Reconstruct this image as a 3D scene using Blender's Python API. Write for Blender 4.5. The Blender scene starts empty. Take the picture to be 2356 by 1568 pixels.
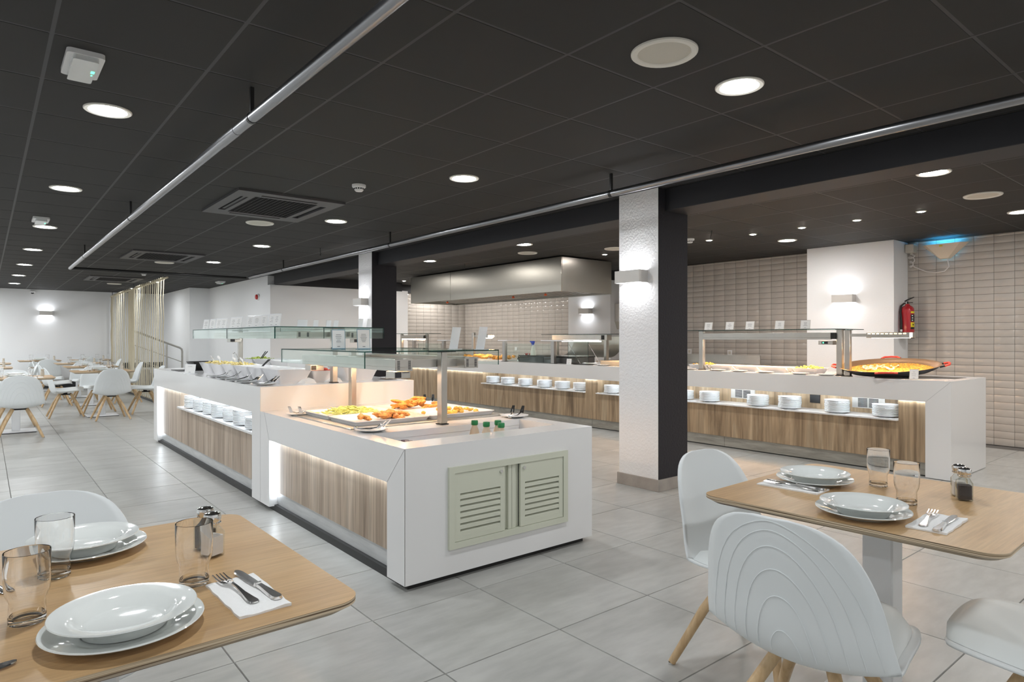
import bpy, bmesh, math, random
from math import sin, cos, pi, radians, sqrt
from mathutils import Vector, Matrix
random.seed(7)
S = bpy.context.scene
COL = S.collection
# ---------------------------------------------------------------- camera, world, exposure
CAM_H, YAW, FPX = 1.28, 0.6835, 1490.0
cam = bpy.data.objects.new('camera', bpy.data.cameras.new('camera')); COL.objects.link(cam)
cam.location = (0, 0, CAM_H); cam.rotation_euler = (pi/2, 0, -YAW)
cam.data.sensor_width = 36.0; cam.data.lens = FPX/2356*36; cam.data.shift_y = -5/2356
cam.data.clip_start = 0.05; cam.data.clip_end = 100
S.camera = cam
w = bpy.data.worlds.new('world'); S.world = w; w.use_nodes = True
w.node_tree.nodes['Background'].inputs[0].default_value = (0.9, 0.95, 1, 1)
w.node_tree.nodes['Background'].inputs[1].default_value = 0.3
S.view_settings.view_transform = 'Standard'; S.view_settings.look = 'None'
S.view_settings.gamma = 1.0; S.view_settings.use_curve_mapping = False
S.view_settings.exposure = 0.0
LAMP, KLAMP, SPOT, LED, SCONCE, HEAT = 215.0, 225.0, 300.0, 34.0, 21.0, 95.0     # radiance of the lamps
CEIL = 2.547

# ---------------------------------------------------------------- materials
MATS = {}
def mat(name, col=(.8,.8,.8), rough=.5, metal=0.0, spec=.5, emit=None, estr=0.0, trans=0.0, ior=1.45, coat=0.0, var=0.0, bump=0.0, bscale=80.0):
    m = bpy.data.materials.new(name); m.use_nodes = True; MATS[name] = m
    nt = m.node_tree; b = nt.nodes['Principled BSDF']; i = b.inputs
    i['Base Color'].default_value = (*col, 1); i['Roughness'].default_value = rough; i['Metallic'].default_value = metal
    i['Specular IOR Level'].default_value = spec; i['IOR'].default_value = ior
    if trans: i['Transmission Weight'].default_value = trans
    if coat: i['Coat Weight'].default_value = coat; i['Coat Roughness'].default_value = .08
    if emit: i['Emission Color'].default_value = (*emit, 1); i['Emission Strength'].default_value = estr
    if var or bump:
        tc = nt.nodes.new('ShaderNodeTexCoord'); n = nt.nodes.new('ShaderNodeTexNoise')
        n.inputs['Scale'].default_value = bscale; n.inputs['Detail'].default_value = 4
        nt.links.new(tc.outputs['Object'], n.inputs['Vector'])
        if var:
            r = nt.nodes.new('ShaderNodeValToRGB')
            r.color_ramp.elements[0].color = (*[max(0, c*(1-var)) for c in col], 1); r.color_ramp.elements[1].color = (*[min(1, c*(1+var)) for c in col], 1)
            r.color_ramp.elements[0].position = .3; r.color_ramp.elements[1].position = .7
            nt.links.new(n.outputs['Fac'], r.inputs['Fac']); nt.links.new(r.outputs['Color'], i['Base Color'])
        if bump:
            bp = nt.nodes.new('ShaderNodeBump'); bp.inputs['Strength'].default_value = bump; bp.inputs['Distance'].default_value = .01
            nt.links.new(n.outputs['Fac'], bp.inputs['Height']); nt.links.new(bp.outputs['Normal'], i['Normal'])
    return m
def emis(name, col, strg):
    m = bpy.data.materials.new(name); m.use_nodes = True; MATS[name] = m
    nt = m.node_tree; nt.nodes.remove(nt.nodes['Principled BSDF'])
    e = nt.nodes.new('ShaderNodeEmission'); e.inputs[0].default_value = (*col, 1); e.inputs[1].default_value = strg
    nt.links.new(e.outputs[0], nt.nodes['Material Output'].inputs[0]); return m
def streak(name, cols, scale, rough=.45, coord='Geometry', bump=.0, pos=(.25,.5,.75), objvar=.0, fine=None, detail=5, dist=.3, coat=0, fr=(.78,1.12)):
    """noise stretched along one axis: wood grain, brushed concrete"""
    m = mat(name, cols[0], rough, coat=coat); nt = m.node_tree; L = nt.links.new; b = nt.nodes['Principled BSDF']
    if coord == 'Geometry': src = nt.nodes.new('ShaderNodeNewGeometry').outputs['Position']
    else: src = nt.nodes.new('ShaderNodeTexCoord').outputs[coord]
    mp = nt.nodes.new('ShaderNodeMapping'); mp.inputs['Scale'].default_value = scale; L(src, mp.inputs['Vector'])
    if objvar:
        oi = nt.nodes.new('ShaderNodeObjectInfo'); mm = nt.nodes.new('ShaderNodeMath'); mm.operation = 'MULTIPLY'; mm.inputs[1].default_value = 37.0
        L(oi.outputs['Random'], mm.inputs[0]); cb = nt.nodes.new('ShaderNodeCombineXYZ'); L(mm.outputs[0], cb.inputs[2]); L(mm.outputs[0], cb.inputs[0]); L(cb.outputs[0], mp.inputs['Location'])
    n = nt.nodes.new('ShaderNodeTexNoise'); n.inputs['Scale'].default_value = 1; n.inputs['Detail'].default_value = detail; n.inputs['Roughness'].default_value = .6; n.inputs['Distortion'].default_value = dist
    L(mp.outputs[0], n.inputs['Vector'])
    r = nt.nodes.new('ShaderNodeValToRGB'); el = r.color_ramp.elements
    el[0].position = pos[0]; el[0].color = (*cols[0], 1); el[1].position = pos[2]; el[1].color = (*cols[2], 1)
    e = el.new(pos[1]); e.color = (*cols[1], 1)
    L(n.outputs['Fac'], r.inputs['Fac']); out = r.outputs['Color']
    if fine:
        n2 = nt.nodes.new('ShaderNodeTexNoise'); n2.inputs['Scale'].default_value = 1; n2.inputs['Detail'].default_value = 3
        mp2 = nt.nodes.new('ShaderNodeMapping'); mp2.inputs['Scale'].default_value = fine; L(src, mp2.inputs['Vector']); L(mp2.outputs[0], n2.inputs['Vector'])
        mr = nt.nodes.new('ShaderNodeMapRange'); mr.inputs[1].default_value = .35; mr.inputs[2].default_value = .65; mr.inputs[3].default_value = fr[0]; mr.inputs[4].default_value = fr[1]
        L(n2.outputs['Fac'], mr.inputs[0])
        mx = nt.nodes.new('ShaderNodeMix'); mx.data_type = 'RGBA'; mx.blend_type = 'MULTIPLY'; mx.inputs[0].default_value = 1
        L(out, mx.inputs[6]); L(mr.outputs[0], mx.inputs[7]); out = mx.outputs[2]
    if objvar:
        mr = nt.nodes.new('ShaderNodeMapRange'); mr.inputs[3].default_value = 1-objvar; mr.inputs[4].default_value = 1+objvar; L(oi.outputs['Random'], mr.inputs[0])
        mx = nt.nodes.new('ShaderNodeMix'); mx.data_type = 'RGBA'; mx.blend_type = 'MULTIPLY'; mx.inputs[0].default_value = 1
        L(out, mx.inputs[6]); L(mr.outputs[0], mx.inputs[7]); out = mx.outputs[2]
    L(out, b.inputs['Base Color'])
    if bump:
        bp = nt.nodes.new('ShaderNodeBump'); bp.inputs['Strength'].default_value = bump; bp.inputs['Distance'].default_value = .005
        L(n.outputs['Fac'], bp.inputs['Height']); L(bp.outputs['Normal'], b.inputs['Normal'])
    return m
def pane_mat(name, tint, fres=.5, base=.035):
    m = bpy.data.materials.new(name); m.use_nodes = True; MATS[name] = m; nt = m.node_tree; nt.nodes.remove(nt.nodes['Principled BSDF'])
    t = nt.nodes.new('ShaderNodeBsdfTransparent'); t.inputs[0].default_value = (*tint, 1)
    g = nt.nodes.new('ShaderNodeBsdfGlossy'); g.inputs[0].default_value = (.9,.95,.93,1); g.inputs['Roughness'].default_value = .02
    lw = nt.nodes.new('ShaderNodeLayerWeight'); lw.inputs[0].default_value = .5
    pw = nt.nodes.new('ShaderNodeMath'); pw.operation = 'POWER'; pw.inputs[1].default_value = 4.0; nt.links.new(lw.outputs['Facing'], pw.inputs[0])
    mu = nt.nodes.new('ShaderNodeMath'); mu.operation = 'MULTIPLY_ADD'; mu.inputs[1].default_value = fres; mu.inputs[2].default_value = base; nt.links.new(pw.outputs[0], mu.inputs[0])
    mx = nt.nodes.new('ShaderNodeMixShader'); nt.links.new(mu.outputs[0], mx.inputs[0]); nt.links.new(t.outputs[0], mx.inputs[1]); nt.links.new(g.outputs[0], mx.inputs[2])
    nt.links.new(mx.outputs[0], nt.nodes['Material Output'].inputs[0]); return m

floor_m = streak('floor_tile', ((.38,.38,.36),(.435,.435,.415),(.485,.485,.465)), (1.5,3.6,1), .33, objvar=.035, fine=(6,20,1), detail=6, pos=(.3,.5,.72), fr=(.93,1.05))
mat('grout', (.17,.16,.15), .8)
mat('ceil_black', (.026,.025,.024), .75, var=.25, bscale=900, bump=.15)
mat('ceil_tee', (.045,.045,.048), .55)
mat('ceil_void', (.008,.008,.008), .9)
mat('beam_black', (.022,.022,.026), .6)
mat('wall_white', (.88,.89,.90), .7, bump=.10, bscale=60)
mat('stucco', (.88,.87,.87), .75, bump=.55, bscale=55)
mat('stucco_black', (.022,.021,.026), .75, bump=.5, bscale=55)
mat('wall_tile', (.50,.465,.425), .17, var=.05, bscale=4)
mat('wall_grout', (.13,.115,.10), .8)
mat('skirt', (.36,.33,.30), .45, var=.12, bscale=9)
mat('dark_skirt', (.06,.065,.07), .4)
mat('solid_white', (.80,.80,.80), .17, coat=.15)
mat('seam', (.50,.50,.50), .5)
streak('wood_island', ((.26,.19,.135),(.44,.345,.26),(.60,.50,.40)), (9,9,.55), .45, pos=(.3,.5,.72), fine=(55,55,2.2), dist=.6)
streak('wood_counter', ((.20,.135,.08),(.40,.285,.175),(.54,.42,.28)), (6,6,.6), .45, pos=(.3,.5,.72), fine=(42,42,1.8), dist=1.2)
streak('kick_metal', ((.42,.43,.43),(.52,.53,.53),(.60,.61,.61)), (20,3,30), .35)
streak('kick_stone', ((.22,.21,.18),(.33,.315,.275),(.44,.42,.37)), (3,3,22), .4)
mat('black_base', (.02,.02,.02), .5)
mat('steel', (.54,.525,.49), .34, metal=1.0, var=.06, bscale=6)
mat('steel_dark', (.45,.44,.42), .34, metal=1.0)
mat('chrome', (.80,.80,.80), .10, metal=1.0); mat('cutlery', (.86,.85,.84), .17, metal=1.0)
m = mat('hood_steel', (.52,.505,.455), .33, metal=1.0)
m.node_tree.nodes['Principled BSDF'].inputs['Anisotropic'].default_value = .6
tn = m.node_tree.nodes.new('ShaderNodeTangent'); tn.direction_type = 'RADIAL'; tn.axis = 'Z'
m.node_tree.links.new(tn.outputs[0], m.node_tree.nodes['Principled BSDF'].inputs['Tangent'])
mat('pipe_steel', (.30,.305,.32), .30, metal=1.0)
mat('pipe_black', (.018,.018,.018), .35)
mat('porcelain', (.82,.85,.83), .07, coat=.3)
mat('plate_white', (.80,.82,.84), .15)
mat('melamine', (.84,.84,.86), .14)
mat('chair_shell', (.80,.835,.845), .42)
mat('chair_pad', (.76,.80,.80), .38)
streak('chair_wood', ((.42,.27,.13),(.58,.40,.22),(.70,.52,.31)), (40,40,3), .4, coord='Object')
streak('oak_top', ((.46,.285,.135),(.52,.335,.165),(.575,.385,.20)), (1.6,16,10), .36, pos=(.28,.5,.72), fine=(10,150,10), dist=.4, fr=(.90,1.06))
m = streak('plywood', ((.13,.085,.05),(.40,.30,.19),(.62,.50,.35)), (2,2,330), .5, coord='Object', pos=(.40,.5,.58), detail=1, dist=0)
mat('table_white', (.80,.82,.84), .4)
mat('clear_glass', (1,1,1), 0.0, trans=1.0, ior=1.45)
pane_mat('pane', (.93,.97,.955), .5)
pane_mat('pane_edge', (.03,.13,.11), .4)
mat('acrylic', (.86,.88,.90), .12)
mat('paper', (.86,.86,.85), .7)
mat('print', (.25,.25,.26), .7)
mat('card_blue', (.20,.34,.42), .5)
mat('napkin', (.86,.86,.85), .85, bump=.25, bscale=120)
mat('salt', (.80,.73,.68), .9); mat('pepper', (.07,.055,.05), .9, var=.6, bscale=700)
mat('trim_white', (.80,.77,.70), .4)
mat('speaker_cloth', (.60,.57,.50), .8, var=.06, bscale=600)
mat('device_white', (.78,.78,.78), .35)
mat('lens_clear', (.74,.76,.75), .12, coat=.5)
mat('ac_frame', (.075,.072,.075), .5); mat('ac_grille', (.012,.012,.013), .6)
mat('sage_panel', (.64,.66,.55), .35)
mat('red', (.55,.035,.03), .25); mat('bright_red', (.80,.08,.05), .4); mat('orange_cap', (.9,.16,.05), .4)
mat('rubber_black', (.016,.016,.016), .45)
mat('yellow', (.80,.65,.03), .45)
mat('extinguisher_red', (.42,.02,.028), .18, coat=.4)
mat('rope', (.70,.63,.47), .9, bump=.5, bscale=260)
mat('cream', (.80,.68,.54), .5)
mat('cable_white', (.75,.72,.70), .5)
mat('sconce_metal', (.62,.60,.57), .4, metal=.25)
mat('pan_black', (.02,.021,.024), .35); mat('pan_inside', (.55,.36,.22), .3, metal=.7)
mat('rice', (.72,.36,.05), .6, var=.55, bscale=55, bump=.8)
mat('squid', (.90,.78,.55), .4)
mat('fried', (.72,.33,.08), .55, var=.4, bscale=60, bump=.5)
mat('fried_dark', (.56,.25,.07), .55, var=.45, bscale=60, bump=.5)
mat('fritter', (.80,.46,.10), .55, var=.4, bscale=60, bump=.5)
mat('green_fry', (.62,.66,.22), .5, var=.3, bscale=50)
mat('pastry', (.78,.40,.10), .45, var=.4, bscale=30)
mat('salad', (.45,.55,.10), .6, var=.6, bscale=40); mat('pasta', (.85,.66,.28), .55, var=.3, bscale=40); mat('salsa', (.70,.10,.06), .5, var=.5, bscale=40)
mat('jam_purple', (.07,.012,.03), .2); mat('jam_red', (.65,.03,.03), .2); mat('jam_yellow', (.75,.50,.02), .25)
mat('bottle_pale', (.80,.66,.50), .3, trans=.25); mat('bottle_oil', (.62,.42,.10), .25); mat('lid_green', (.02,.22,.075), .35)
mat('spray_white', (.85,.84,.76), .35); mat('spray_blue', (.05,.10,.55), .35)
mat('board_wood', (.80,.62,.42), .5, var=.1, bscale=5)
mat('grill_dark', (.10,.10,.10), .4, metal=.6)
mat('display', (.03,.03,.035), .2)
mat('green_led', (.1,.6,.3), .4, emit=(.15,1,.5), estr=2.0)
emis('lamp_light', (.96,.985,1), LAMP); emis('lamp_kitchen', (1,.95,.90), KLAMP); emis('spot_light', (1,.92,.88), SPOT); emis('led_light', (.86,.94,1.0), LED)
emis('sconce_light', (.93,.95,1.0), SCONCE); emis('heat_light', (1,.60,.32), HEAT); emis('led_side', (.86,.93,1.0), 9.0); emis('tube_white', (1,.96,.88), 14.0); emis('tube_soft', (1,.98,.95), 7.0); emis('fly_light', (.05,.45,1.0), 60.0); emis('bulb_warm', (1,.62,.25), 30.0)

# ---------------------------------------------------------------- mesh helpers
class MB:
    def __init__(s): s.v = []; s.f = []; s.mi = []
    def add(s, vs, fs, m=0):
        o = len(s.v); s.v += [tuple(v) for v in vs]; s.f += [tuple(i+o for i in f) for f in fs]; s.mi += [m]*len(fs); return s
    def box(s, x0, x1, y0, y1, z0, z1, m=0, b=0.0):
        if b > 0:
            bm = bmesh.new(); bmesh.ops.create_cube(bm, size=1)
            for v in bm.verts: v.co = ((x0+x1)/2+v.co.x*(x1-x0), (y0+y1)/2+v.co.y*(y1-y0), (z0+z1)/2+v.co.z*(z1-z0))
            bmesh.ops.bevel(bm, geom=bm.edges[:], offset=b, segments=1, affect='EDGES', profile=.5)
            bm.verts.index_update(); s.add([v.co[:] for v in bm.verts], [[v.index for v in f.verts] for f in bm.faces], m); bm.free(); return s
        return s.add([(x0,y0,z0),(x1,y0,z0),(x1,y1,z0),(x0,y1,z0),(x0,y0,z1),(x1,y0,z1),(x1,y1,z1),(x0,y1,z1)],
              [(3,2,1,0),(4,5,6,7),(0,1,5,4),(1,2,6,5),(2,3,7,6),(3,0,4,7)], m)
    def lathe(s, prof, n=24, c=(0,0,0), m=0, close=False, cap=False):
        vs = []; fs = []; k = len(prof)
        for i in range(n):
            a = 2*pi*i/n
            for r, z in prof: vs.append((c[0]+r*cos(a), c[1]+r*sin(a), c[2]+z))
        for i in range(n):
            j = (i+1) % n
            for q in range(k-1 + (1 if close else 0)):
                q2 = (q+1) % k; fs.append((i*k+q, j*k+q, j*k+q2, i*k+q2))
        if cap:
            if prof[0][0] > 1e-6: fs.append(tuple(i*k for i in range(n))[::-1])
            if prof[-1][0] > 1e-6: fs.append(tuple(i*k+k-1 for i in range(n)))
        return s.add(vs, fs, m)
    def tube(s, pts, r, n=8, m=0, cap=True, rs=None):
        n = 10 if 6 < n < 10 else n; P = [Vector(p) for p in pts]; vs = []; fs = []; up = Vector((0,0,1)); K = len(P); prev = None
        for i, p in enumerate(P):
            t = (P[min(i+1,K-1)]-P[max(i-1,0)]).normalized()
            if prev is None:
                a = up if abs(t.dot(up)) < .95 else Vector((1,0,0)); x = t.cross(a).normalized()
            else: x = (prev - t*prev.dot(t)).normalized()
            prev = x; y = t.cross(x); R = rs[i] if rs else r
            for j in range(n):
                a = 2*pi*j/n; vs.append(p + x*(R*cos(a)) + y*(R*sin(a)))
        for i in range(K-1):
            for j in range(n): fs.append((i*n+j, i*n+(j+1)%n, (i+1)*n+(j+1)%n, (i+1)*n+j))
        if cap: fs.append(tuple(range(n))[::-1]); fs.append(tuple((K-1)*n+j for j in range(n)))
        return s.add(vs, fs, m)
    def prism(s, poly, z0, z1, m=0, mside=None):
        n = len(poly); s.add([(x,y,z0) for x,y in poly]+[(x,y,z1) for x,y in poly], [tuple(range(n))[::-1], tuple(range(n,2*n))], m)
        return s.add([(x,y,z0) for x,y in poly]+[(x,y,z1) for x,y in poly], [(i,(i+1)%n,n+(i+1)%n,n+i) for i in range(n)], m if mside is None else mside)
    def ell(s, c, r, rot=0.0, n=10, k=6, m=0, tilt=0.0, jit=0.0):
        M = Matrix.Rotation(rot,3,'Z') @ Matrix.Rotation(tilt,3,'Y'); vs = []; fs = []
        for i in range(k+1):
            th = pi*i/k
            for j in range(n):
                a = 2*pi*j/n; q = 1+random.uniform(-jit,jit) if 0 < i < k else 1
                v = M @ Vector((r[0]*cos(th)*q, r[1]*sin(th)*cos(a)*q, r[2]*sin(th)*sin(a)*q)); vs.append((c[0]+v.x, c[1]+v.y, c[2]+v.z))
        for i in range(k):
            for j in range(n): fs.append((i*n+j, i*n+(j+1)%n, (i+1)*n+(j+1)%n, (i+1)*n+j))
        return s.add(vs, fs, m)
    def xf(s, M, start=0):
        for i in range(start, len(s.v)): s.v[i] = tuple(M @ Vector(s.v[i]))
        return s
    def mesh(s, name, mats, smooth=True, ang=40, fix=True):
        me = bpy.data.meshes.new(name); me.from_pydata(s.v, [], s.f)
        for m in (mats if isinstance(mats, (list,tuple)) else [mats]): me.materials.append(MATS[m])
        me.polygons.foreach_set('material_index', s.mi)
        if fix:
            bm = bmesh.new(); bm.from_mesh(me); bmesh.ops.remove_doubles(bm, verts=bm.verts, dist=1e-5); bmesh.ops.recalc_face_normals(bm, faces=bm.faces); bm.to_mesh(me); bm.free()
        if smooth:
            me.polygons.foreach_set('use_smooth', [True]*len(me.polygons)); me.set_sharp_from_angle(angle=radians(ang))
        me.update(); return me
def ob(name, me, parent=None, loc=(0,0,0), rz=0.0):
    o = bpy.data.objects.new(name, me); COL.objects.link(o); o.location = loc; o.rotation_euler = (0,0,rz)
    if parent: o.parent = parent
    return o
def part(name, mb, mats, parent, label=None, **k):
    o = ob(name, mb.mesh(name, mats, **k), parent)
    if label: o['label'] = label
    return o
def tag(o, label, cat, group=None):
    o['label'] = label; o['category'] = cat
    if group: o['group'] = group
    return o
def thing(name, label, cat, loc=(0,0,0), rz=0.0, group=None):
    return tag(ob(name, None, None, loc, rz), label, cat, group)
def solo(name, mb, mats, label, cat, loc=(0,0,0), rz=0.0, group=None, **k):
    return tag(ob(name, mb.mesh(name, mats, **k), None, loc, rz), label, cat, group)
def struct(name, mb, mats, **k):
    o = ob(name, mb.mesh(name, mats, **k)); o['kind'] = 'structure'; return o
def dup(root, loc, rz=None, label=None, group=None):
    def cp(o, par):
        c = o.copy(); COL.objects.link(c); c.parent = par
        for ch in o.children: cp(ch, c)
        return c
    r = cp(root, None); r.location = loc
    if rz is not None: r.rotation_euler = (0,0,rz)
    if label: r['label'] = label
    if group: r['group'] = group
    return r
ORD = 'zeroth first second third fourth fifth sixth seventh eighth ninth tenth eleventh twelfth thirteenth fourteenth fifteenth sixteenth seventeenth eighteenth nineteenth twentieth twenty-first twenty-second twenty-third twenty-fourth twenty-fifth twenty-sixth twenty-seventh twenty-eighth twenty-ninth thirtieth thirty-first thirty-second thirty-third thirty-fourth thirty-fifth thirty-sixth thirty-seventh thirty-eighth thirty-ninth fortieth forty-first forty-second'.split()
SY, CY = sin(YAW), cos(YAW)
def view(x, y, z=0):
    """pixel position and depth, used only to pick which tiles of a surface are big enough to build singly"""
    d = x*SY+y*CY; r = x*CY-y*SY
    if d < .2: return None
    return 1178+FPX*r/d, 779-FPX*(z-CAM_H)/d, d
def rrect(x0, x1, y0, y1, r, n=6):
    P = []
    for cx, cy, a0 in ((x1-r,y1-r,0),(x0+r,y1-r,pi/2),(x0+r,y0+r,pi),(x1-r,y0+r,3*pi/2)):
        for i in range(n+1): a = a0+pi/2*i/n; P.append((cx+r*cos(a), cy+r*sin(a)))
    return P
def tiled(parent, name, mb_unit, mats, spots, limit=300, M=None, rest_name='distant_tiles'):
    """spots: (location, rotation z, scale) sorted largest first; the first ones are objects, the rest one mesh"""
    me = mb_unit.mesh(name, mats)
    for loc, sc in spots[:limit]:
        o = ob(name, me, parent, loc)
        if sc != (1,1,1): o.scale = sc
    if len(spots) > limit:
        big = MB()
        for loc, sc in spots[limit:]:
            big.add([(v[0]*sc[0]+loc[0], v[1]*sc[1]+loc[1], v[2]*sc[2]+loc[2]) for v in mb_unit.v], mb_unit.f, 0)
        o = ob(rest_name, big.mesh(rest_name, mats, fix=False), parent); o['kind'] = 'stuff'
# ================================================================ SETTING
XL, XR, YF, YB = -3.2, 9.456, -3.4, 20.6
# floor with real 60 cm tiles
fl = struct('floor', MB().box(XL-.2, XR+.3, YF-.2, YB+.3, -.12, -.006), 'grout')
spots = []
u = MB(); e = .0018; h = .2985
u.add([(-h,-h,-.006),(h,-h,-.006),(h,h,-.006),(-h,h,-.006),(-h+e,-h+e,0),(h-e,-h+e,0),(h-e,h-e,0),(-h+e,h-e,0)], [(4,5,6,7),(0,1,5,4),(1,2,6,5),(2,3,7,6),(3,0,4,7)])
def order(x, y, z):
    q = view(x, y, z)
    if q and -90 < q[0] < 2450 and -250 < q[1] < 1750: return q[2]
    return 100 + abs(x)+abs(y)
nx0, nx1 = -6, 15; ny0, ny1 = -6, 35
for i in range(nx0, nx1):
    for j in range(ny0, ny1):
        x = .166+.6*i+.3; y = .281+.6*j+.3
        if XL < x < XR+.2 and YF < y < YB+.2: spots.append(((x, y, 0), (1,1,1), order(x, y, 0)))
spots.sort(key=lambda t: t[2]); tiled(fl, 'floor_tile', u, 'floor_tile', [(a,b) for a,b,_ in spots])
# ceiling: dark slab, tee bars and lay-in tiles
ce = struct('ceiling', MB().box(XL-.2, XR+.3, YF-.2, YB+.3, CEIL+.012, CEIL+.15), 'ceil_void')
tb = MB()
x = .217-.6*6
while x < XR:
    if x > XL: tb.box(x-.012, x+.012, YF, YB, CEIL-.0005, CEIL+.006)
    x += .6
y = .2845-.6*6
while y < YB:
    if y > YF: tb.box(XL, XR, y-.012, y+.012, CEIL+.0004, CEIL+.006)
    y += .6
part('tee_bars', tb, 'ceil_tee', ce, smooth=False)
ACS = [(2.125, 6.24), (2.1, 11.05), (2.1, 15.85)]
spots = []
u = MB(); h = .292
u.add([(-h,-h,.012),(h,-h,.012),(h,h,.012),(-h,h,.012),(-h,-h,-.001),(h,-h,-.001),(h,h,-.001),(-h,h,-.001)], [(7,6,5,4),(4,5,1,0),(5,6,2,1),(6,7,3,2),(7,4,0,3)])
for i in range(-6, 16):
    for j in range(-7, 35):
        x = .217+.6*i+.3; y = .2845+.6*j+.3
        if XL < x < XR+.2 and YF < y < YB+.2: spots.append(((x, y, CEIL), (1,1,1), order(x, y, CEIL)))
spots.sort(key=lambda t: t[2]); tiled(ce, 'ceiling_tile', u, 'ceil_black', [(a,b) for a,b,_ in spots])
# plain walls
W = lambda n, *b, m='wall_white': struct(n, MB().box(*b), m, smooth=False)
W('wall_back', XL, 4.39, YB, YB+.15, 0, CEIL)
W('wall_left', XL-.15, XL, YF, YB, 0, CEIL)
W('wall_front', XL, XR, YF-.15, YF, 0, CEIL)
W('wall_alarm', 4.39, 4.54, 13.13, YB, 0, CEIL)
W('wall_buffet', 4.39, 7.35, 12.98, 13.13, 0, 2.354)
W('wall_pier', 3.93, 4.39, 17.45, YB, 0, CEIL)
W('trim_1', 4.78, 7.35, 12.975, 13.13, 2.354, CEIL, m='beam_black')
W('wall_kitchen_return', 7.35, 7.5, 12.98, 13.65, 0, 2.37)
# back dark skirting
W('baseboard_back', XL, 2.75, YB-.015, YB, 0, .16, m='dark_skirt')
# beam and bulkheads
struct('ceiling_beam', MB().box(4.463, 4.768, YF, 12.98, 2.362, CEIL, b=.004), 'beam_black')
W('trim_2', 7.35, XR, 13.44, 13.65, 2.37, CEIL, m='beam_black')
struct('trim_3', MB().box(9.02, XR, 7.2, 8.16, 2.37, CEIL), 'beam_black', smooth=False)
# pillars: white faces towards the dining room, black faces towards the aisle
for k, y0 in enumerate((3.43, 8.6)):
    y1 = y0+.43; x0, x1 = 4.372, 4.776
    p = MB(); p.add([(x0,y0,0),(x0,y1,0),(x0,y1,CEIL),(x0,y0,CEIL)], [(0,1,2,3)], 0)
    p.add([(x0,y0,0),(x1,y0,0),(x1,y0,CEIL),(x0,y0,CEIL)], [(0,1,2,3)], 1); p.add([(x1,y0,0),(x1,y1,0),(x1,y1,CEIL),(x1,y0,CEIL)], [(0,1,2,3)], 0); p.add([(x0,y1,0),(x1,y1,0),(x1,y1,CEIL),(x0,y1,CEIL)], [(0,1,2,3)], 1)
    o = struct('pillar', p, ['stucco','stucco_black'])
    t = .014
    part('skirting', MB().box(x0-t, x0, y0-t, y1+t, 0, .10, b=.002), 'skirt', o); part('skirting', MB().box(x0, x1+t, y0-t, y0, 0, .10, b=.002), 'skirt', o)
    part('skirting', MB().box(x1, x1+t, y0, y1+t, 0, .10, b=.002), 'skirt', o); part('skirting', MB().box(x0, x1, y1, y1+t, 0, .10, b=.002), 'skirt', o)
# tiled kitchen walls : bevelled metro tiles built one by one
TW, TH = .204, .0868
def wall_tiles(wall, axis, pos, a0, a1, zmax, aoff):
    um = MB(); hw, hh, d, bv = TW/2-.0018, TH/2-.0018, .007, .012
    A = [(-hw,-hh),(hw,-hh),(hw,hh),(-hw,hh)]; B = [(-hw+bv,-hh+bv),(hw-bv,-hh+bv),(hw-bv,hh-bv),(-hw+bv,hh-bv)]
    f3 = (lambda a, z, q: (-q, a, z)) if axis == 'x' else (lambda a, z, q: (a, -q, z))
    um.add([f3(a,z,0) for a,z in A]+[f3(a,z,d*.35) for a,z in A]+[f3(a,z,d) for a,z in B], [(8,9,10,11),(4,5,9,8),(5,6,10,9),(6,7,11,10),(7,4,8,11),(0,1,5,4),(1,2,6,5),(2,3,7,6),(3,0,4,7)])
    sp = []
    n0 = math.floor((a0-aoff)/TW); n1 = math.ceil((a1-aoff)/TW)
    for i in range(n0, n1):
        lo = max(a0, aoff+i*TW); hi = min(a1, aoff+(i+1)*TW)
        if hi-lo < .03: continue
        for j in range(int(zmax/TH)+1):
            zl = j*TH; zh = min(zmax, zl+TH)
            if zh-zl < .02: continue
            a = (lo+hi)/2; z = (zl+zh)/2
            loc = (pos, a, z) if axis == 'x' else (a, pos, z)
            sc = ((1,(hi-lo)/TW,(zh-zl)/TH) if axis == 'x' else ((hi-lo)/TW,1,(zh-zl)/TH))
            sp.append((loc, sc, order(*loc) + (0 if z > .85 or a < 2.0 else 3)))
    sp.sort(key=lambda t: t[2]); tiled(wall, 'wall_tile', um, 'wall_tile', [(a,b) for a,b,_ in sp], limit=260)
o = W('wall_right', XR, XR+.15, YF, 3.95, 0, CEIL, m='wall_grout'); wall_tiles(o, 'x', XR, -.6, 3.34, CEIL, 2.185)
o = W('wall_kitchen', XR, XR+.15, 3.95, 8.7, 0, CEIL, m='wall_grout'); wall_tiles(o, 'x', XR, 4.46, 8.16, CEIL, 2.185)
o = W('wall_grill', XR, XR+.15, 8.7, 13.65, 0, CEIL, m='wall_grout'); wall_tiles(o, 'x', XR, 9.29, 13.5, CEIL, 2.185)
o = W('wall_kitchen_end', 7.5, XR, 13.5, 13.65, 0, 2.37, m='wall_grout'); wall_tiles(o, 'y', 13.5, 7.5, 9.456, 2.37, 9.456)
# white pilasters standing in front of the tiles
struct('pilaster', MB().box(9.0, XR, 3.33, 4.46, 0, CEIL, b=.004), 'wall_white')
struct('pilaster', MB().box(9.0, XR, 8.16, 9.28, 0, CEIL, b=.004), 'wall_white')
# stair to a raised landing behind the rope screen
st = MB()
for k in range(3): st.box(2.95+.0, 3.93-.3*k, 19.0, YB, .16*k, .16*(k+1))
struct('stair', st, 'skirt', smooth=False)
W('baseboard_stair', 2.95, 3.93, YB-.015, YB, .48, .62, m='dark_skirt')

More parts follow.
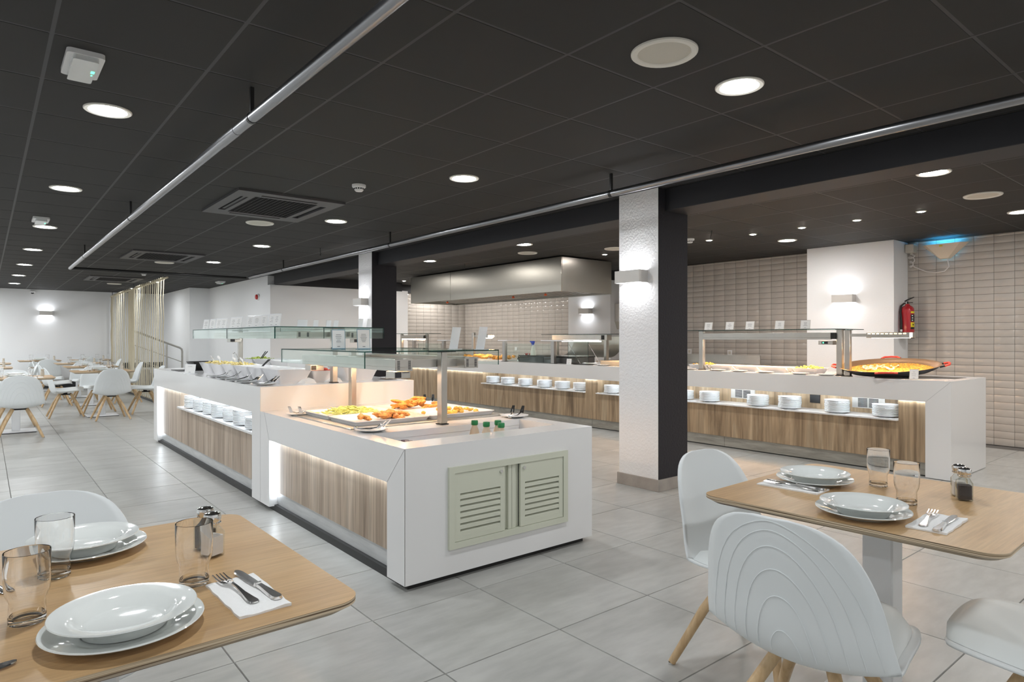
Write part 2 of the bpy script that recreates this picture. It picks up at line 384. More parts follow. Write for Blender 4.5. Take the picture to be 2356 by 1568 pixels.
# ================================================================ CEILING FITTINGS
def make_downlight():
    t = thing('downlight', '', 'ceiling light', (0,0,CEIL))
    part('trim_ring', MB().lathe([(.117,0),(.117,-.006),(.112,-.010),(.094,-.008),(.090,-.003),(.090,0)], 40), 'trim_white', t)
    d = part('diffuser', MB().lathe([(.086,-.004),(.080,-.0065),(.05,-.0085),(.0,-.009)], 32), 'lamp_light', t, label='glowing white diffuser')
    return t
dl0 = make_downlight(); first = [True]
kit_me = MB().lathe([(.086,-.004),(.080,-.0065),(.05,-.0085),(.0,-.009)], 32).mesh('diffuser', 'lamp_kitchen')
def downlight(x, y, label):
    if first[0]: first[0] = False; dl0.location = (x, y, CEIL); dl0['label'] = label; o = dl0
    else: o = dup(dl0, (x, y, CEIL), 0, label)
    o['group'] = 'round downlights in the ceiling'
    if x > 5:
        for c in o.children:
            if c.name.startswith('diffuser'): c.data = kit_me
    return o
rows = [('dining tables', .53, [1.795+2.4*k for k in range(1, 8)]), ('buffet island', 2.93, [1.795+2.4*k for k in range(0, 8)])]
for nm, x, ys in rows:
    for k, y in enumerate(ys):
        downlight(x, y, 'round downlight over the %s, %s from the rope screen end' % (nm, ORD[len(ys)-k]))
KL = [(5.6, 1.795), (8.0, 1.795), (8.0, 4.22), (5.6, 6.62), (5.6, 9.0), (5.6, 11.4), (8.3, 10.6), (8.3, 11.9), (8.3, 13.1)]  # entries behind the hood are unseen lamps added to brighten the grill wall
for (x, y), lb in zip(KL, ('round downlight beyond the beam nearest the tiled wall lamp, over the aisle', 'round downlight close to the tiled wall, beside the insect lamp', 'round downlight in front of the pilaster, behind the small spotlights', 'round downlight over the aisle before the steel hood', 'round downlight close to the beam, near the far end of the steel hood', 'round downlight beside the far pillar, before the black end bulkhead', 'round downlight added unseen behind the hood to light the grill wall', 'round downlight added unseen behind the middle of the hood', 'round downlight added unseen behind the end of the hood')):
    downlight(x, y, lb)
for k, (x, y) in enumerate(((-1.9,-.6),(.53,-.6),(2.93,-.6),(5.6,-.6),(8.0,-.6),(.53,1.795),(-1.9,1.795),(-1.9,4.2),(-1.9,6.6),(-1.9,9.0),(-1.9,11.4),(-1.9,13.8),(-1.9,16.2),(-1.9,18.6),(5.6,4.22),(5.6,-2.6),(2.93,-2.6),(.53,-2.6),(-.8,6.6),(-.8,9.0),(-.8,11.4),(-.8,13.8),(-.8,16.2),(-.8,18.6),(-1.9,15.0),(-1.9,17.4),(-1.9,19.6),(-.8,19.8),(-1.9,12.6),(6.8,.6),(8.0,-1.8))):  # unseen downlights added to light the foreground, far walls and counter end
    o = downlight(x, y, 'round downlight added out of view for more light, %s of thirty-five' % ORD[k+1])
# small spotlights over the serving counter
sp0 = None
SPT = [(7.21, y) for y in (2.42, 3.03, 3.63, 4.235, 4.845, 6.65)] + [(7.1, 12.45), (7.21, 5.45), (7.21, 6.05)]
for k, (x, y) in enumerate(SPT):
    lb = 'small square-bright spotlight over the serving counter, %s from the insect lamp' % ORD[k+1] if k < 6 else ('small spotlight close to the black end bulkhead', 'small spotlight hidden behind the pillar, closer to the paella', 'small spotlight hidden behind the pillar, closer to the hood')[k-6]
    if sp0 is None:
        sp0 = thing('ceiling_spotlight', lb, 'spotlight', (x,y,CEIL), 0, 'small spotlights over the counter')
        part('trim_ring', MB().lathe([(.048,0),(.048,-.006),(.034,-.008),(.032,0)], 20), 'trim_white', sp0)
        part('lens', MB().lathe([(.033,-.005),(.02,-.010),(0,-.012)], 16), 'spot_light', sp0)
    else: dup(sp0, (x,y,CEIL), 0, lb)
# round loudspeakers
s0 = None
for (x, y), lb in zip(((2.33,1.795),(2.33,7.217),(2.31,11.95),(2.31,17.3),(6.82,1.804),(6.2,7.25),(6.85,6.13)),
    ('round cream ceiling loudspeaker beside the closest downlight', 'round ceiling loudspeaker next to the first air conditioner cassette', 'round ceiling loudspeaker by the second air conditioner cassette', 'round ceiling loudspeaker near the top of the rope screen',
     'round ceiling loudspeaker over the paella end of the counter', 'round ceiling loudspeaker in front of the steel hood', 'round ceiling loudspeaker partly hidden by the near pillar')):
    if s0 is None:
        s0 = thing('ceiling_loudspeaker', lb, 'loudspeaker', (x,y,CEIL), 0, 'round loudspeakers in the ceiling')
        part('rim', MB().lathe([(.146,0),(.145,-.008),(.138,-.013),(.118,-.010),(.115,-.004),(.115,0)], 40), 'trim_white', s0)
        part('grille', MB().lathe([(.116,-.004),(.06,-.006),(0,-.0065)], 32), 'speaker_cloth', s0)
    else: dup(s0, (x,y,CEIL), 0, lb)
# emergency lights
e0 = None
for x, y, rz, lb in ((.348, 3.54, 0, 'white emergency light with clear cover beside the closest dining downlight'), (.46, 8.45, 0, 'white emergency light far along the row of dining downlights'), (4.05, 15.2, 0, 'white emergency light near the wall with the red alarm')):
    if e0 is None:
        e0 = thing('emergency_light', lb, 'emergency light', (x,y,CEIL), rz, 'white emergency lights on the ceiling')
        b = MB(); b.prism(rrect(-.072,.072,-.155,.155,.02), -.022, 0); part('body', b, 'device_white', e0)
        b = MB(); b.prism(rrect(-.048,.048,-.150,.150,.012), -.045, -.022); part('cover', b, 'lens_clear', e0, label='clear plastic cover')
        part('indicator', MB().box(.030,.044,-.03,.0,-.0465,-.045).box(.034,.040,.02,.034,-.0465,-.045), 'green_led', e0, label='small green light')
        part('notch', MB().lathe([(.012,-.023),(0,-.0235)], 14, (0,.148,0)), 'speaker_cloth', e0)
    else: dup(e0, (x,y,CEIL), rz, lb)
# smoke detectors
d0 = None
for x, y, lb in ((2.39, 4.93, 'white smoke detector between the downlights over the island'), (6.93, 4.94, 'white smoke detector behind the near pillar'), (2.37, 14.1, 'white smoke detector in front of the rope screen')):
    if d0 is None:
        d0 = thing('smoke_detector', lb, 'smoke detector', (x,y,CEIL), 0, 'white smoke detectors')
        part('base', MB().lathe([(.056,0),(.056,-.018),(.053,-.022),(.040,-.024)], 28), 'device_white', d0)
        hd = part('sensor_head', MB().lathe([(.040,-.024),(.036,-.045),(.028,-.054),(0,-.056)], 24), 'device_white', d0)
        v = MB()
        for k in range(12):
            a = 2*pi*k/12; v.box(.0365,.0392,-.006,.006,-.040,-.029); v.xf(Matrix.Rotation(a,3,'Z'), len(v.v)-8)
        part('vent_slots', v, 'display', hd)
    else: dup(d0, (x,y,CEIL), 0, lb)
# air conditioner cassettes
a0 = None
for (x, y), lb in zip(ACS, ('black air conditioner cassette closest to the camera, beside a loudspeaker', 'black air conditioner cassette in the middle of the dining ceiling', 'black air conditioner cassette by the rope screen')):
    if a0 is not None: dup(a0, (x,y,CEIL), 0, lb); continue
    a0 = thing('air_conditioner_cassette', lb, 'air conditioner', (x,y,CEIL), 0, 'black air conditioner cassettes')
    hx, hy = .475, .60; f = MB()
    for b in ((-hx,hx,-hy,-.50),(-hx,hx,.50,hy),(-hx,-.39,-.5,.5),(.39,hx,-.5,.5),(-.325,-.285,-.46,.46),(.285,.325,-.46,.46),(-.285,.285,-.46,-.415),(-.285,.285,.415,.46),(-.39,-.325,-.5,-.36),(-.39,-.325,.36,.5),(.325,.39,-.5,-.36),(.325,.39,.36,.5),(-.325,-.25,-.5,-.46),(.25,.325,-.5,-.46),(-.325,-.25,.46,.5),(.25,.325,.46,.5)): f.box(*b, -.022, -.001)
    part('frame', f, 'ac_frame', a0, smooth=False)
    g = MB().box(-.285,.285,-.415,.415,-.010,-.002)
    for k in range(24): q = -.40+.0348*k; g.box(-.285,.285,q-.004,q+.004,-.016,-.010)
    for k in range(14): q = -.27+.0415*k; g.box(q-.003,q+.003,-.415,.415,-.0155,-.010)
    part('intake_grille', g, 'ac_grille', a0, smooth=False)
    for b in ((-.355,-.330,-.36,.36),(.33,.355,-.36,.36),(-.25,.25,-.492,-.468),(-.25,.25,.468,.492)): part('louvre', MB().box(*b, -.012, -.004), 'ac_frame', a0, smooth=False)
    part('backing', MB().box(-.40,.40,-.51,.51,-.0035,-.0012), 'ceil_void', a0, smooth=False)
# suspended pipe frame
pz = 2.392; pr = thing('hanging_pipe_frame', 'long steel pipe frame hung on rods under the black ceiling', 'pipe', (1.045, 0, pz))
part('steel_pipe', MB().tube([(0,-3.3,0),(0,12.3,0)], .026, 16), 'pipe_steel', pr)
part('steel_pipe', MB().tube([(2.68,-3.3,0),(2.68,12.1,0)], .026, 16), 'pipe_steel', pr)
part('cross_pipe', MB().tube([(0,12.3,0),(2.68,12.3,0)], .024, 12), 'pipe_black', pr, label='black cross pipe')
for hx, ys in ((0,(-.3,3.36,6.85,10.4)),(2.68,(-.3,3.37,6.86,10.4))):
    for y in ys:
        hh = part('hanger', MB().box(hx-.009,hx+.009,y-.009,y+.009,.02,CEIL-pz), 'pipe_black', pr, label='black hanger')
        part('clamp', MB().tube([(hx,y-.012,0),(hx,y+.012,0)], .0285, 16), 'pipe_black', hh)
part('joint_collar', MB().tube([(0,3.6,0),(0,3.9,0)], .0275, 16), 'pipe_steel', pr)
for x, y, lb in ((3.63, 8.7, 'bent black wire stub hanging from the ceiling near the far pillar'), (6.6, 4.4, 'tiny black wire stub over the serving counter'), (6.3, 9.0, 'tiny black wire stub in front of the hood')):
    solo('wire_stub', MB().tube([(0,0,0),(.004,.01,-.05),(.02,.03,-.08),(.012,.02,-.10)], .006, 6), 'pipe_black', lb, 'wire', (x,y,CEIL))
# wall sconces: box lamps shining up and down
w0 = None
def sconce(x, y, z, rz, lb):
    global w0
    if w0 is not None: return dup(w0, (x,y,z), rz, lb)
    w0 = thing('wall_sconce', lb, 'wall lamp', (x,y,z), rz, 'box wall lamps shining up and down')
    b = MB(); L, D, H = .135, .115, .052
    b.box(-D,-D+.006,-L,L,-H,H); b.box(-D+.006,0,-L,-L+.006,-H,H); b.box(-D+.006,0,L-.006,L,-H,H)
    part('housing', b, 'sconce_metal', w0, smooth=False)
    part('light_panel', MB().box(-D+.006,-.012,-L+.006,L-.006,.020,.024), 'sconce_light', w0); part('light_panel', MB().box(-D+.006,-.012,-L+.006,L-.006,-.024,-.020), 'sconce_light', w0)
    part('back_plate', MB().box(-.012,0,-L+.01,L-.01,-.045,.045), 'steel_dark', w0); return w0
sconce(4.372, 3.675, 1.813, 0, 'box wall lamp on the white face of the near pillar')
sconce(4.372, 8.85, 1.825, 0, 'box wall lamp on the white face of the far pillar')
sconce(9.0, 3.93, 1.82, 0, 'box wall lamp on the pilaster behind the paella')
sconce(9.0, 8.75, 1.812, 0, 'box wall lamp on the pilaster under the end of the hood')
sconce(1.23, YB, 1.945, pi/2, 'box wall lamp on the far white dining wall')
solo('access_panel', MB().box(-.10,.10,-.02,0,-.09,.09,b=.004), 'device_white', 'white box high on the tiled end wall beside the far pillar', 'box', (7.63,13.49,2.0))
# ================================================================ BUFFET ISLAND
IX0, IX1 = 1.635, 2.982          # long sides of the island
NY0, NY1 = 2.86, 5.055           # low unit
FY1 = 9.07                       # end of the high unit
ZL, ZH = .727, .910              # worktop heights
def counter_side(t, x, y0, y1, ztop, zband, ln, lf, depth=.055):
    """open portal on the -x side: band on top, legs at the ends"""
    pass
low = thing('buffet_counter', 'low white buffet counter with louvred doors in its end and food trays on top', 'buffet counter', (IX0, NY0, 0), 0, 'white buffet island units')
def loc(b, x=IX0, y=NY0):
    return (b[0]-x, b[1]-x, b[2]-y, b[3]-y, b[4], b[5])
WX0, WX1, WY0, WY1 = 1.745, 2.86, 3.06, 3.43           # sunken well in the low worktop
s = MB(); B = lambda *b: s.box(*loc(b))
T = .04; Zb = .530
# worktop around the well
B(IX0, IX1, NY0, WY0, ZL-T, ZL); B(IX0, IX1, WY1, NY1, ZL-T, ZL); B(IX0, WX0, WY0, WY1, ZL-T, ZL); B(WX1, IX1, WY0, WY1, ZL-T, ZL)
B(IX0, IX0+.03, NY0+.03, NY1, Zb, ZL-T)                # band on the dining side
B(IX0, IX0+.09, NY0, NY0+.03, .035, ZL-T)              # end panel around the door opening
VX0, VX1, VZ0, VZ1 = 1.905, 2.745, .18, .59
B(IX0+.09, VX0, NY0, NY0+.03, .035, ZL-T); B(VX1, IX1, NY0, NY0+.03, .035, ZL-T); B(VX0, VX1, NY0, NY0+.03, .035, VZ0); B(VX0, VX1, NY0, NY0+.03, VZ1, ZL-T)
B(IX0, IX0+.075, NY0+.03, 3.045, .035, Zb); B(IX0, IX0+.075, 4.86, NY1, .035, Zb)   # legs
B(IX1-.03, IX1, NY0+.03, NY1, .035, ZL-T)              # far side
part('white_shell', s, 'solid_white', low, smooth=False)
WX0 -= .003; WX1 += .003; WY0 -= .003; WY1 += .003
q = MB(); q.add([(a-IX0,b-NY0,z) for a,b,z in ((WX0,WY0,.50),(WX1,WY0,.50),(WX1,WY1,.50),(WX0,WY1,.50),(WX0,WY0,ZL-.041),(WX1,WY0,ZL-.041),(WX1,WY1,ZL-.041),(WX0,WY1,ZL-.041))], [(0,1,2,3),(0,4,5,1),(1,5,6,2),(2,6,7,3),(3,7,4,0)])
q.box(*loc((WX0+.001, WX1-.001, WY1-.03, WY1-.001, ZL-.10, ZL-.07))); q.box(*loc((2.62, WX1-.001, WY0+.001, WY1-.031, ZL-.13, ZL-.11)))
part('sunken_well', q, 'solid_white', low, smooth=False)
part('mitre_seam', MB().box(*loc((IX0-.0006, IX0+.002, NY0+.0, NY0+.001, .035, ZL-.002))).tube([(-.0004,.004,ZL-.004),(-.0004,.185,Zb)], .0011, 5), 'seam', low)
part('mitre_seam', MB().tube([(-.0004,2.10,ZL-.004),(-.0004,2.0,Zb)], .0009, 5).box(-.0008,.001,NY1-NY0-.0015,NY1-NY0,.035,ZL-.002), 'seam', low)
part('wood_panel', MB().box(*loc((1.69, 1.705, 3.045, 4.86, .14, .56))), 'wood_island', low, smooth=False)
part('kick_plate', MB().box(*loc((1.70, 1.712, 3.045, 4.86, .045, .14))), 'kick_metal', low, smooth=False)
part('plinth', MB().box(*loc((1.675, 2.94, 2.90, NY1, .0, .045))), 'black_base', low, smooth=False)
part('led_strip', MB().box(*loc((1.668, 1.684, 3.05, 4.85, .548, .556))), 'led_light', low, smooth=False, label='glowing strip under the white band')
part('led_strip', MB().box(*loc((1.662, 1.684, 4.842, 4.852, .10, .53))), 'led_side', low, smooth=False, label='glowing strip along the inside of the leg')
# louvred doors
f = MB()
for b in ((VX0-.012,VX0+.024,VZ0-.012,VZ1+.012),(VX1-.024,VX1+.012,VZ0-.012,VZ1+.012),(VX0+.024,VX1-.024,VZ0-.012,VZ0+.022),(VX0+.024,VX1-.024,VZ1-.022,VZ1+.012)): f.box(*loc((b[0],b[1],NY0-.016,NY0+.02,b[2],b[3])))
part('door_frame', f, 'sage_panel', low, smooth=False)
part('door_backing', MB().box(*loc((VX0,VX1,NY0+.05,NY0+.06,VZ0,VZ1))), 'display', low, smooth=False)
for k, x in enumerate((2.300, 2.327)): part('centre_post', MB().box(*loc((x,x+.024,NY0-.004,NY0+.03,VZ0+.024,VZ1-.024))), 'sage_panel', low, smooth=False)
part('centre_recess', MB().box(*loc((2.27,2.385,NY0+.012,NY0+.016,VZ0+.024,VZ1-.024))), 'sage_panel', low, smooth=False)
for dx0, dx1, lx in ((1.932,2.268,2.240),(2.384,2.717,2.408)):
    d = MB(); z0, z1 = VZ0+.024, VZ1-.024; sx0, sx1 = dx0+.033, dx1-.030; sz0, sz1 = z0+.028, z0+.252
    for b in ((dx0,sx0,z0,z1),(sx1,dx1,z0,z1),(sx0,sx1,z0,sz0),(sx0,sx1,sz1,z1)): d.box(*loc((b[0],b[1],NY0-.011,NY0+.004,b[2],b[3])))
    dr = part('louvred_door', d, 'sage_panel', low, smooth=False)
    sl = MB().add([(sx0-IX0,-.010,0),(sx1-IX0,-.010,0),(sx1-IX0,-.010,.0175),(sx0-IX0,-.010,.0175),(sx0-IX0,.018,.012),(sx1-IX0,.018,.012),(sx1-IX0,.016,.030),(sx0-IX0,.016,.030)], [(3,2,1,0),(4,5,6,7),(0,1,5,4),(1,2,6,5),(2,3,7,6),(3,0,4,7)])
    me = sl.mesh('slat', 'sage_panel', smooth=False)
    for k in range(7): ob('slat', me, dr, (0,0,sz0+.0+.0322*k))
    part('lock', MB().tube([(lx-IX0,-.020,.541),(lx-IX0,-.008,.541)], .009, 16).box(lx-IX0-.0012,lx-IX0+.0012,-.0208,-.0199,.536,.546), 'chrome', dr, label='round chrome lock')
# high unit
hi = thing('buffet_counter', 'high white salad counter with stacked plates in a wooden niche', 'buffet counter', (IX0, NY1, 0), 0, 'white buffet island units')
def lc(*b): return loc(b, IX0, NY1)
s = MB(); Zb = .705
s.box(*lc(IX0, IX1, NY1+.001, FY1, ZH-T, ZH)); s.box(*lc(IX0, IX0+.03, NY1+.03, FY1-.03, Zb, ZH-T)); s.box(*lc(IX0, IX1, NY1+.001, NY1+.03, .035, ZH-T))
s.box(*lc(IX0, IX0+.075, NY1+.03, 5.256, .035, Zb)); s.box(*lc(IX0, IX0+.075, 8.89, FY1-.03, .035, Zb)); s.box(*lc(IX0, IX1, FY1-.03, FY1, .035, ZH-T)); s.box(*lc(IX1-.03, IX1, NY1+.03, FY1-.03, .035, ZH-T))
part('white_shell', s, 'solid_white', hi, smooth=False)
part('mitre_seam', MB().box(-.0006,.001,-.0,.0016,.04,.909), 'seam', hi, smooth=False)
part('wood_panel', MB().box(*lc(1.69,1.705,5.256,8.89,.135,.515)).box(*lc(1.69,1.705,7.90,8.89,.515,.73)), 'wood_island', hi, smooth=False)
part('kick_plate', MB().box(*lc(1.70,1.712,5.256,7.1,.045,.135)), 'kick_metal', hi, smooth=False); part('kick_plate', MB().box(*lc(1.70,1.712,7.104,8.89,.045,.135)), 'kick_metal', hi, smooth=False)
part('plinth', MB().box(*lc(1.675,2.94,NY1+.005,9.03,.0,.045)), 'black_base', hi, smooth=False)
part('plate_shelf', MB().box(*lc(1.650,2.05,5.256,7.90,.516,.533)), 'solid_white', hi, smooth=False)
part('niche_back', MB().box(*lc(2.05,2.06,5.256,7.91,.516,.74)).box(*lc(1.706,2.05,7.90,7.91,.516,.74)).box(*lc(1.706,2.05,5.245,5.256,.516,.74)), 'wood_island', hi, smooth=False)
part('led_strip', MB().box(*lc(1.667,1.684,5.26,8.88,.722,.730)), 'led_light', hi, smooth=False, label='glowing strip under the white band')
part('led_strip', MB().box(*lc(1.662,1.684,8.876,8.884,.10,.705)), 'led_side', hi, smooth=False, label='glowing strip along the inside of the leg')

# ================================================================ SERVING COUNTER along the kitchen
RX, RY0, RY1, ZR = 6.72, 2.015, 12.9, .897
rc = thing('serving_counter', 'long white serving counter with wood front running along the kitchen', 'serving counter', (RX, RY0, 0))
def lr(*b): return loc(b, RX, RY0)
s = MB()
s.box(*lr(RX, 7.71, RY0, RY1, ZR-.04, ZR)); s.box(*lr(RX, RX+.03, RY0+.03, RY1, .70, ZR-.04)); s.box(*lr(RX, 7.71, RY0, RY0+.03, .005, ZR-.04)); s.box(*lr(RX, RX+.10, RY0+.03, 2.222, .005, .70)); s.box(*lr(7.68, 7.71, RY0+.03, RY1, .005, ZR-.04))
part('white_shell', s, 'solid_white', rc, smooth=False)
part('mitre_seam', MB().tube([(-.0004,.003,ZR-.003),(-.0004,.205,.70)], .0011, 5), 'seam', rc)
wd = MB()
NA, NB = (6.62, 9.12), (2.465, 6.38)
wd.box(*lr(6.77,6.785,2.222,RY1,.13,.498)); wd.box(*lr(6.77,6.785,2.222,NB[0],.498,.74)); wd.box(*lr(6.77,6.785,NB[1],NA[0],.498,.74)); wd.box(*lr(6.77,6.785,NA[1],RY1,.498,.74))
part('wood_panel', wd, 'wood_counter', rc, smooth=False)
for y0, y1 in ((2.222,4.35),(4.354,6.5),(6.504,8.65),(8.654,10.8),(10.804,RY1)): part('kick_tile', MB().box(*lr(6.785,6.797,y0,y1,.012,.13)), 'kick_stone', rc, smooth=False)
part('plinth', MB().box(*lr(6.80,7.68,RY0+.03,RY1,0,.13)), 'black_base', rc, smooth=False)
part('led_strip', MB().box(*lr(6.752,6.766,2.225,RY1,.712,.722)), 'led_light', rc, smooth=False, label='glowing strip under the white band')
for y0, y1 in (NA, NB):
    part('plate_shelf', MB().box(*lr(6.725,7.10,y0,y1,.500,.514)), 'solid_white', rc, smooth=False)
    part('niche_back', MB().box(*lr(7.10,7.11,y0,y1,.50,.75)).box(*lr(6.786,7.10,y1,y1+.01,.50,.75)).box(*lr(6.786,7.10,y0-.01,y0,.50,.75)), 'wood_counter', rc, smooth=False)
for y in (4.30, 2.87):
    v = part('vent_grille', MB().box(*lr(7.094,7.10,y-.16,y+.16,.560,.675)), 'sconce_metal', rc, smooth=False)
    sl = MB()
    for k in range(7):
        z = .572+.0135*k; sl.box(*lr(7.090,7.0945,y-.10,y-.008,z,z+.008)); sl.box(*lr(7.090,7.0945,y+.008,y+.10,z,z+.008))
    part('vent_slots', sl, 'display', v, smooth=False)
part('socket_plate', MB().box(*lr(7.092,7.10,3.37,3.48,.575,.665)), 'rubber_black', rc, smooth=False)
part('hob_plate', MB().box(*lr(7.18,7.50,2.12,2.80,ZR,ZR+.002)), 'display', rc, smooth=False, label='dark inset hot plate in the worktop')

# ---------------------------------------------------------------- stacked plates, each its own thing
pl = MB(); pr_ = [(0,.004),(.070,.004),(.080,.008),(.117,.0125),(.1195,.0145),(.1200,.0185),(.1185,.0205),(.078,.0115),(.068,.0075),(0,.0075)]
pl.lathe(pr_, 28); pl.lathe([(.062,0),(.066,0),(.067,.005),(.061,.005)], 20)
plate_me = pl.mesh('plate', 'plate_white', ang=60)
def stack(x, y, z, n, where, grp, pitch=.0104):
    for k in range(n):
        pos = 'on top' if k == n-1 else ('at the bottom' if k == 0 else ORD[k+1]+' from bottom')
        o = ob('plate', plate_me, None, (x+random.uniform(-.003,.003), y+random.uniform(-.003,.003), z+pitch*k), random.uniform(0,6))
        tag(o, 'white plate %s, %s' % (pos, where), 'plate', grp)
ISL = [(1.78,5.50,9),(1.78,5.84,12),(1.79,6.18,11),(1.78,6.53,12),(1.79,6.88,11),(1.78,7.22,11),(1.78,7.60,12)]
for k, (x, y, n) in enumerate(ISL): stack(x, y, .533, n, '%s stack from the step, island niche' % ORD[k+1], 'plates stacked in the buffet island niche')
RST = [(6.88,2.62,11),(6.88,3.09,12),(6.88,3.60,12),(6.88,3.98,11),(6.88,4.62,11),(6.88,4.99,10),(6.88,6.20,10)]
for k, (x, y, n) in enumerate(RST): stack(x, y, .514, n, '%s stack from the paella, counter niche' % ORD[k+1], 'plates stacked in the niche under the paella')
for k, (x, y, n) in enumerate([(6.88,6.82,10),(6.88,7.22,10),(6.88,7.63,10),(6.88,8.10,10),(6.88,8.56,10),(6.88,8.97,10)]): stack(x, y, .514, n, '%s stack from the pillar, niche under the hood' % ORD[k+1], 'plates stacked in the niche under the hood')

# ================================================================ SNEEZE GUARDS
def pane_box(mb, x0, x1, y0, y1, z0, z1):
    """thin glass with dark green edges: slot 0 pane, slot 1 edge"""
    d = (x1-x0, y1-y0, z1-z0); ax = d.index(min(d)); n0 = len(mb.mi); mb.box(x0,x1,y0,y1,z0,z1)
    big = {0:(3,5), 1:(2,4), 2:(0,1)}[ax]; big = {0:(3,5),1:(2,4),2:(0,1)}[ax]
    for k in range(6): mb.mi[n0+k] = 0 if k in big else 1
    return mb
def post(t, x, y, z0, z1, w=.045, d=.055, cap=.16):
    p = part('post', MB().box(x-w/2,x+w/2,y-d/2,y+d/2,z0+.006,z1, b=.003), 'steel', t)
    part('foot_plate', MB().box(x-w/2-.006,x+w/2+.006,y-d/2-.006,y+d/2+.006,z0,z0+.006), 'rubber_black', p, smooth=False)
    part('cap_plate', MB().box(x-cap/2,x+cap/2,y-.04,y+.04,z1-.004,z1), 'rubber_black', p, smooth=False)
def heat_bar(t, x0, x1, y0, y1, z0, z1, lit=True):
    m = MB().box(x0,x1,y0,y1,z0+.022,z1, b=.003)
    for b in ((x0,x0+.003,y0+.003,y1-.003),(x1-.003,x1,y0+.003,y1-.003),(x0+.003,x1-.003,y0,y0+.003),(x0+.003,x1-.003,y1-.003,y1)): m.box(*b, z0, z0+.0235)
    h = part('heat_lamp_bar', m, 'steel', t)
    sl = MB()
    for c in (x0+.022, x1-.022):
        for k in range(8):
            z = z0+.010+(z1-z0-.02)*k/8; sl.box(c-.009,c+.009,y0-.0012,y0+.001,z,z+.004)
    part('vent_slots', sl, 'display', h, smooth=False)
    if lit: part('heating_tube', MB().tube([((x0+x1)/2,y0+.1,z0+.012),((x0+x1)/2,y1-.1,z0+.012)], .006, 8), 'heat_light', h, label='glowing orange heating tube')
def control(t, x0, x1, y0, y1, z0, z1):
    c = part('control_box', MB().box(x0,x1,y0,y1,z0,z1, b=.002), 'steel', t)
    part('display', MB().box(x0+.004,x0+(x1-x0)*.42,y0-.001,y0+.002,z0+.004,z1-.004), 'display', c, smooth=False)
    sl = MB()
    for k in range(5): sl.box(x0+(x1-x0)*(.5+.09*k),x0+(x1-x0)*(.56+.09*k),y0-.001,y0+.001,z1-.010,z1-.005)
    part('vent_slots', sl, 'display', c, smooth=False)
# over the low unit
ox, oy = 2.30, 3.54
g1 = thing('sneeze_guard', 'glass sneeze guard on two steel posts over the low hot food trays', 'sneeze guard', (ox, oy, ZL))
zt = 1.198-ZL
post(g1, 0, 0, 0, zt); post(g1, 0, 1.32, 0, zt)
part('glass_top', pane_box(MB(), -.56, .45, -.02, 1.36, zt, zt+.008), ['pane','pane_edge'], g1, smooth=False)
part('glass_side', pane_box(MB(), -.56, -.552, -.02, 1.36, zt-.095, zt), ['pane','pane_edge'], g1, smooth=False); part('glass_side', pane_box(MB(), .442, .45, -.02, 1.36, zt-.095, zt), ['pane','pane_edge'], g1, smooth=False)
heat_bar(g1, -.375, -.255, -.06, 1.42, zt-.115, zt-.040); heat_bar(g1, .135, .245, -.06, 1.42, zt-.110, zt-.038)
part('cross_rail', MB().box(-.255,.135,.03,.07,zt-.10,zt-.05), 'steel', g1, smooth=False); part('cross_rail', MB().box(-.255,.135,1.26,1.30,zt-.10,zt-.05), 'steel', g1, smooth=False)
control(g1, -.375, -.265, -.05, .06, zt-.160, zt-.118); control(g1, -.375, -.27, 1.25, 1.36, zt-.160, zt-.118)
# over the high unit
g2 = thing('sneeze_guard', 'glass sneeze guard with rows of menu cards over the salad bowls', 'sneeze guard', (2.285, 5.185, ZH))
zt2 = 1.372-ZH
post(g2, 0, 0, 0, zt2); post(g2, 0, 2.58, 0, zt2)
part('glass_top', pane_box(MB(), -.51, .455, -.03, 1.27, zt2, zt2+.008), ['pane','pane_edge'], g2, smooth=False); part('glass_top', pane_box(MB(), -.51, .455, 1.274, 2.55, zt2, zt2+.008), ['pane','pane_edge'], g2, smooth=False)
for y0, y1 in ((-.03,1.27),(1.274,2.55)): part('glass_side', pane_box(MB(), -.51, -.502, y0, y1, zt2-.09, zt2), ['pane','pane_edge'], g2, smooth=False); part('glass_side', pane_box(MB(), .447, .455, y0, y1, zt2-.09, zt2), ['pane','pane_edge'], g2, smooth=False)
part('glass_front', pane_box(MB(), -.50, -.10, -.03, -.022, zt2-.09, zt2), ['pane','pane_edge'], g2, smooth=False); part('glass_front', pane_box(MB(), -.098, .445, -.03, -.022, zt2-.09, zt2), ['pane','pane_edge'], g2, smooth=False)
heat_bar(g2, -.31, -.195, .02, 2.5, zt2-.085, zt2-.028, False); heat_bar(g2, .155, .265, .02, 2.5, zt2-.090, zt2-.030, False)
part('light_tube', MB().box(-.27,-.24,.2,2.4,zt2-.074,zt2-.066), 'tube_soft', g2, label='white light tube under the bar'); part('light_tube', MB().box(.20,.23,.2,2.4,zt2-.079,zt2-.071), 'tube_soft', g2, label='white light tube under the bar')
part('cross_rail', MB().box(-.195,.155,.06,.10,zt2-.075,zt2-.035), 'steel', g2, smooth=False); part('cross_rail', MB().box(-.195,.155,2.5,2.54,zt2-.075,zt2-.035), 'steel', g2, smooth=False)
control(g2, .19, .265, .02, .10, zt2-.125, zt2-.092); control(g2, -.40, -.29, 1.55, 1.66, zt2-.125, zt2-.092)
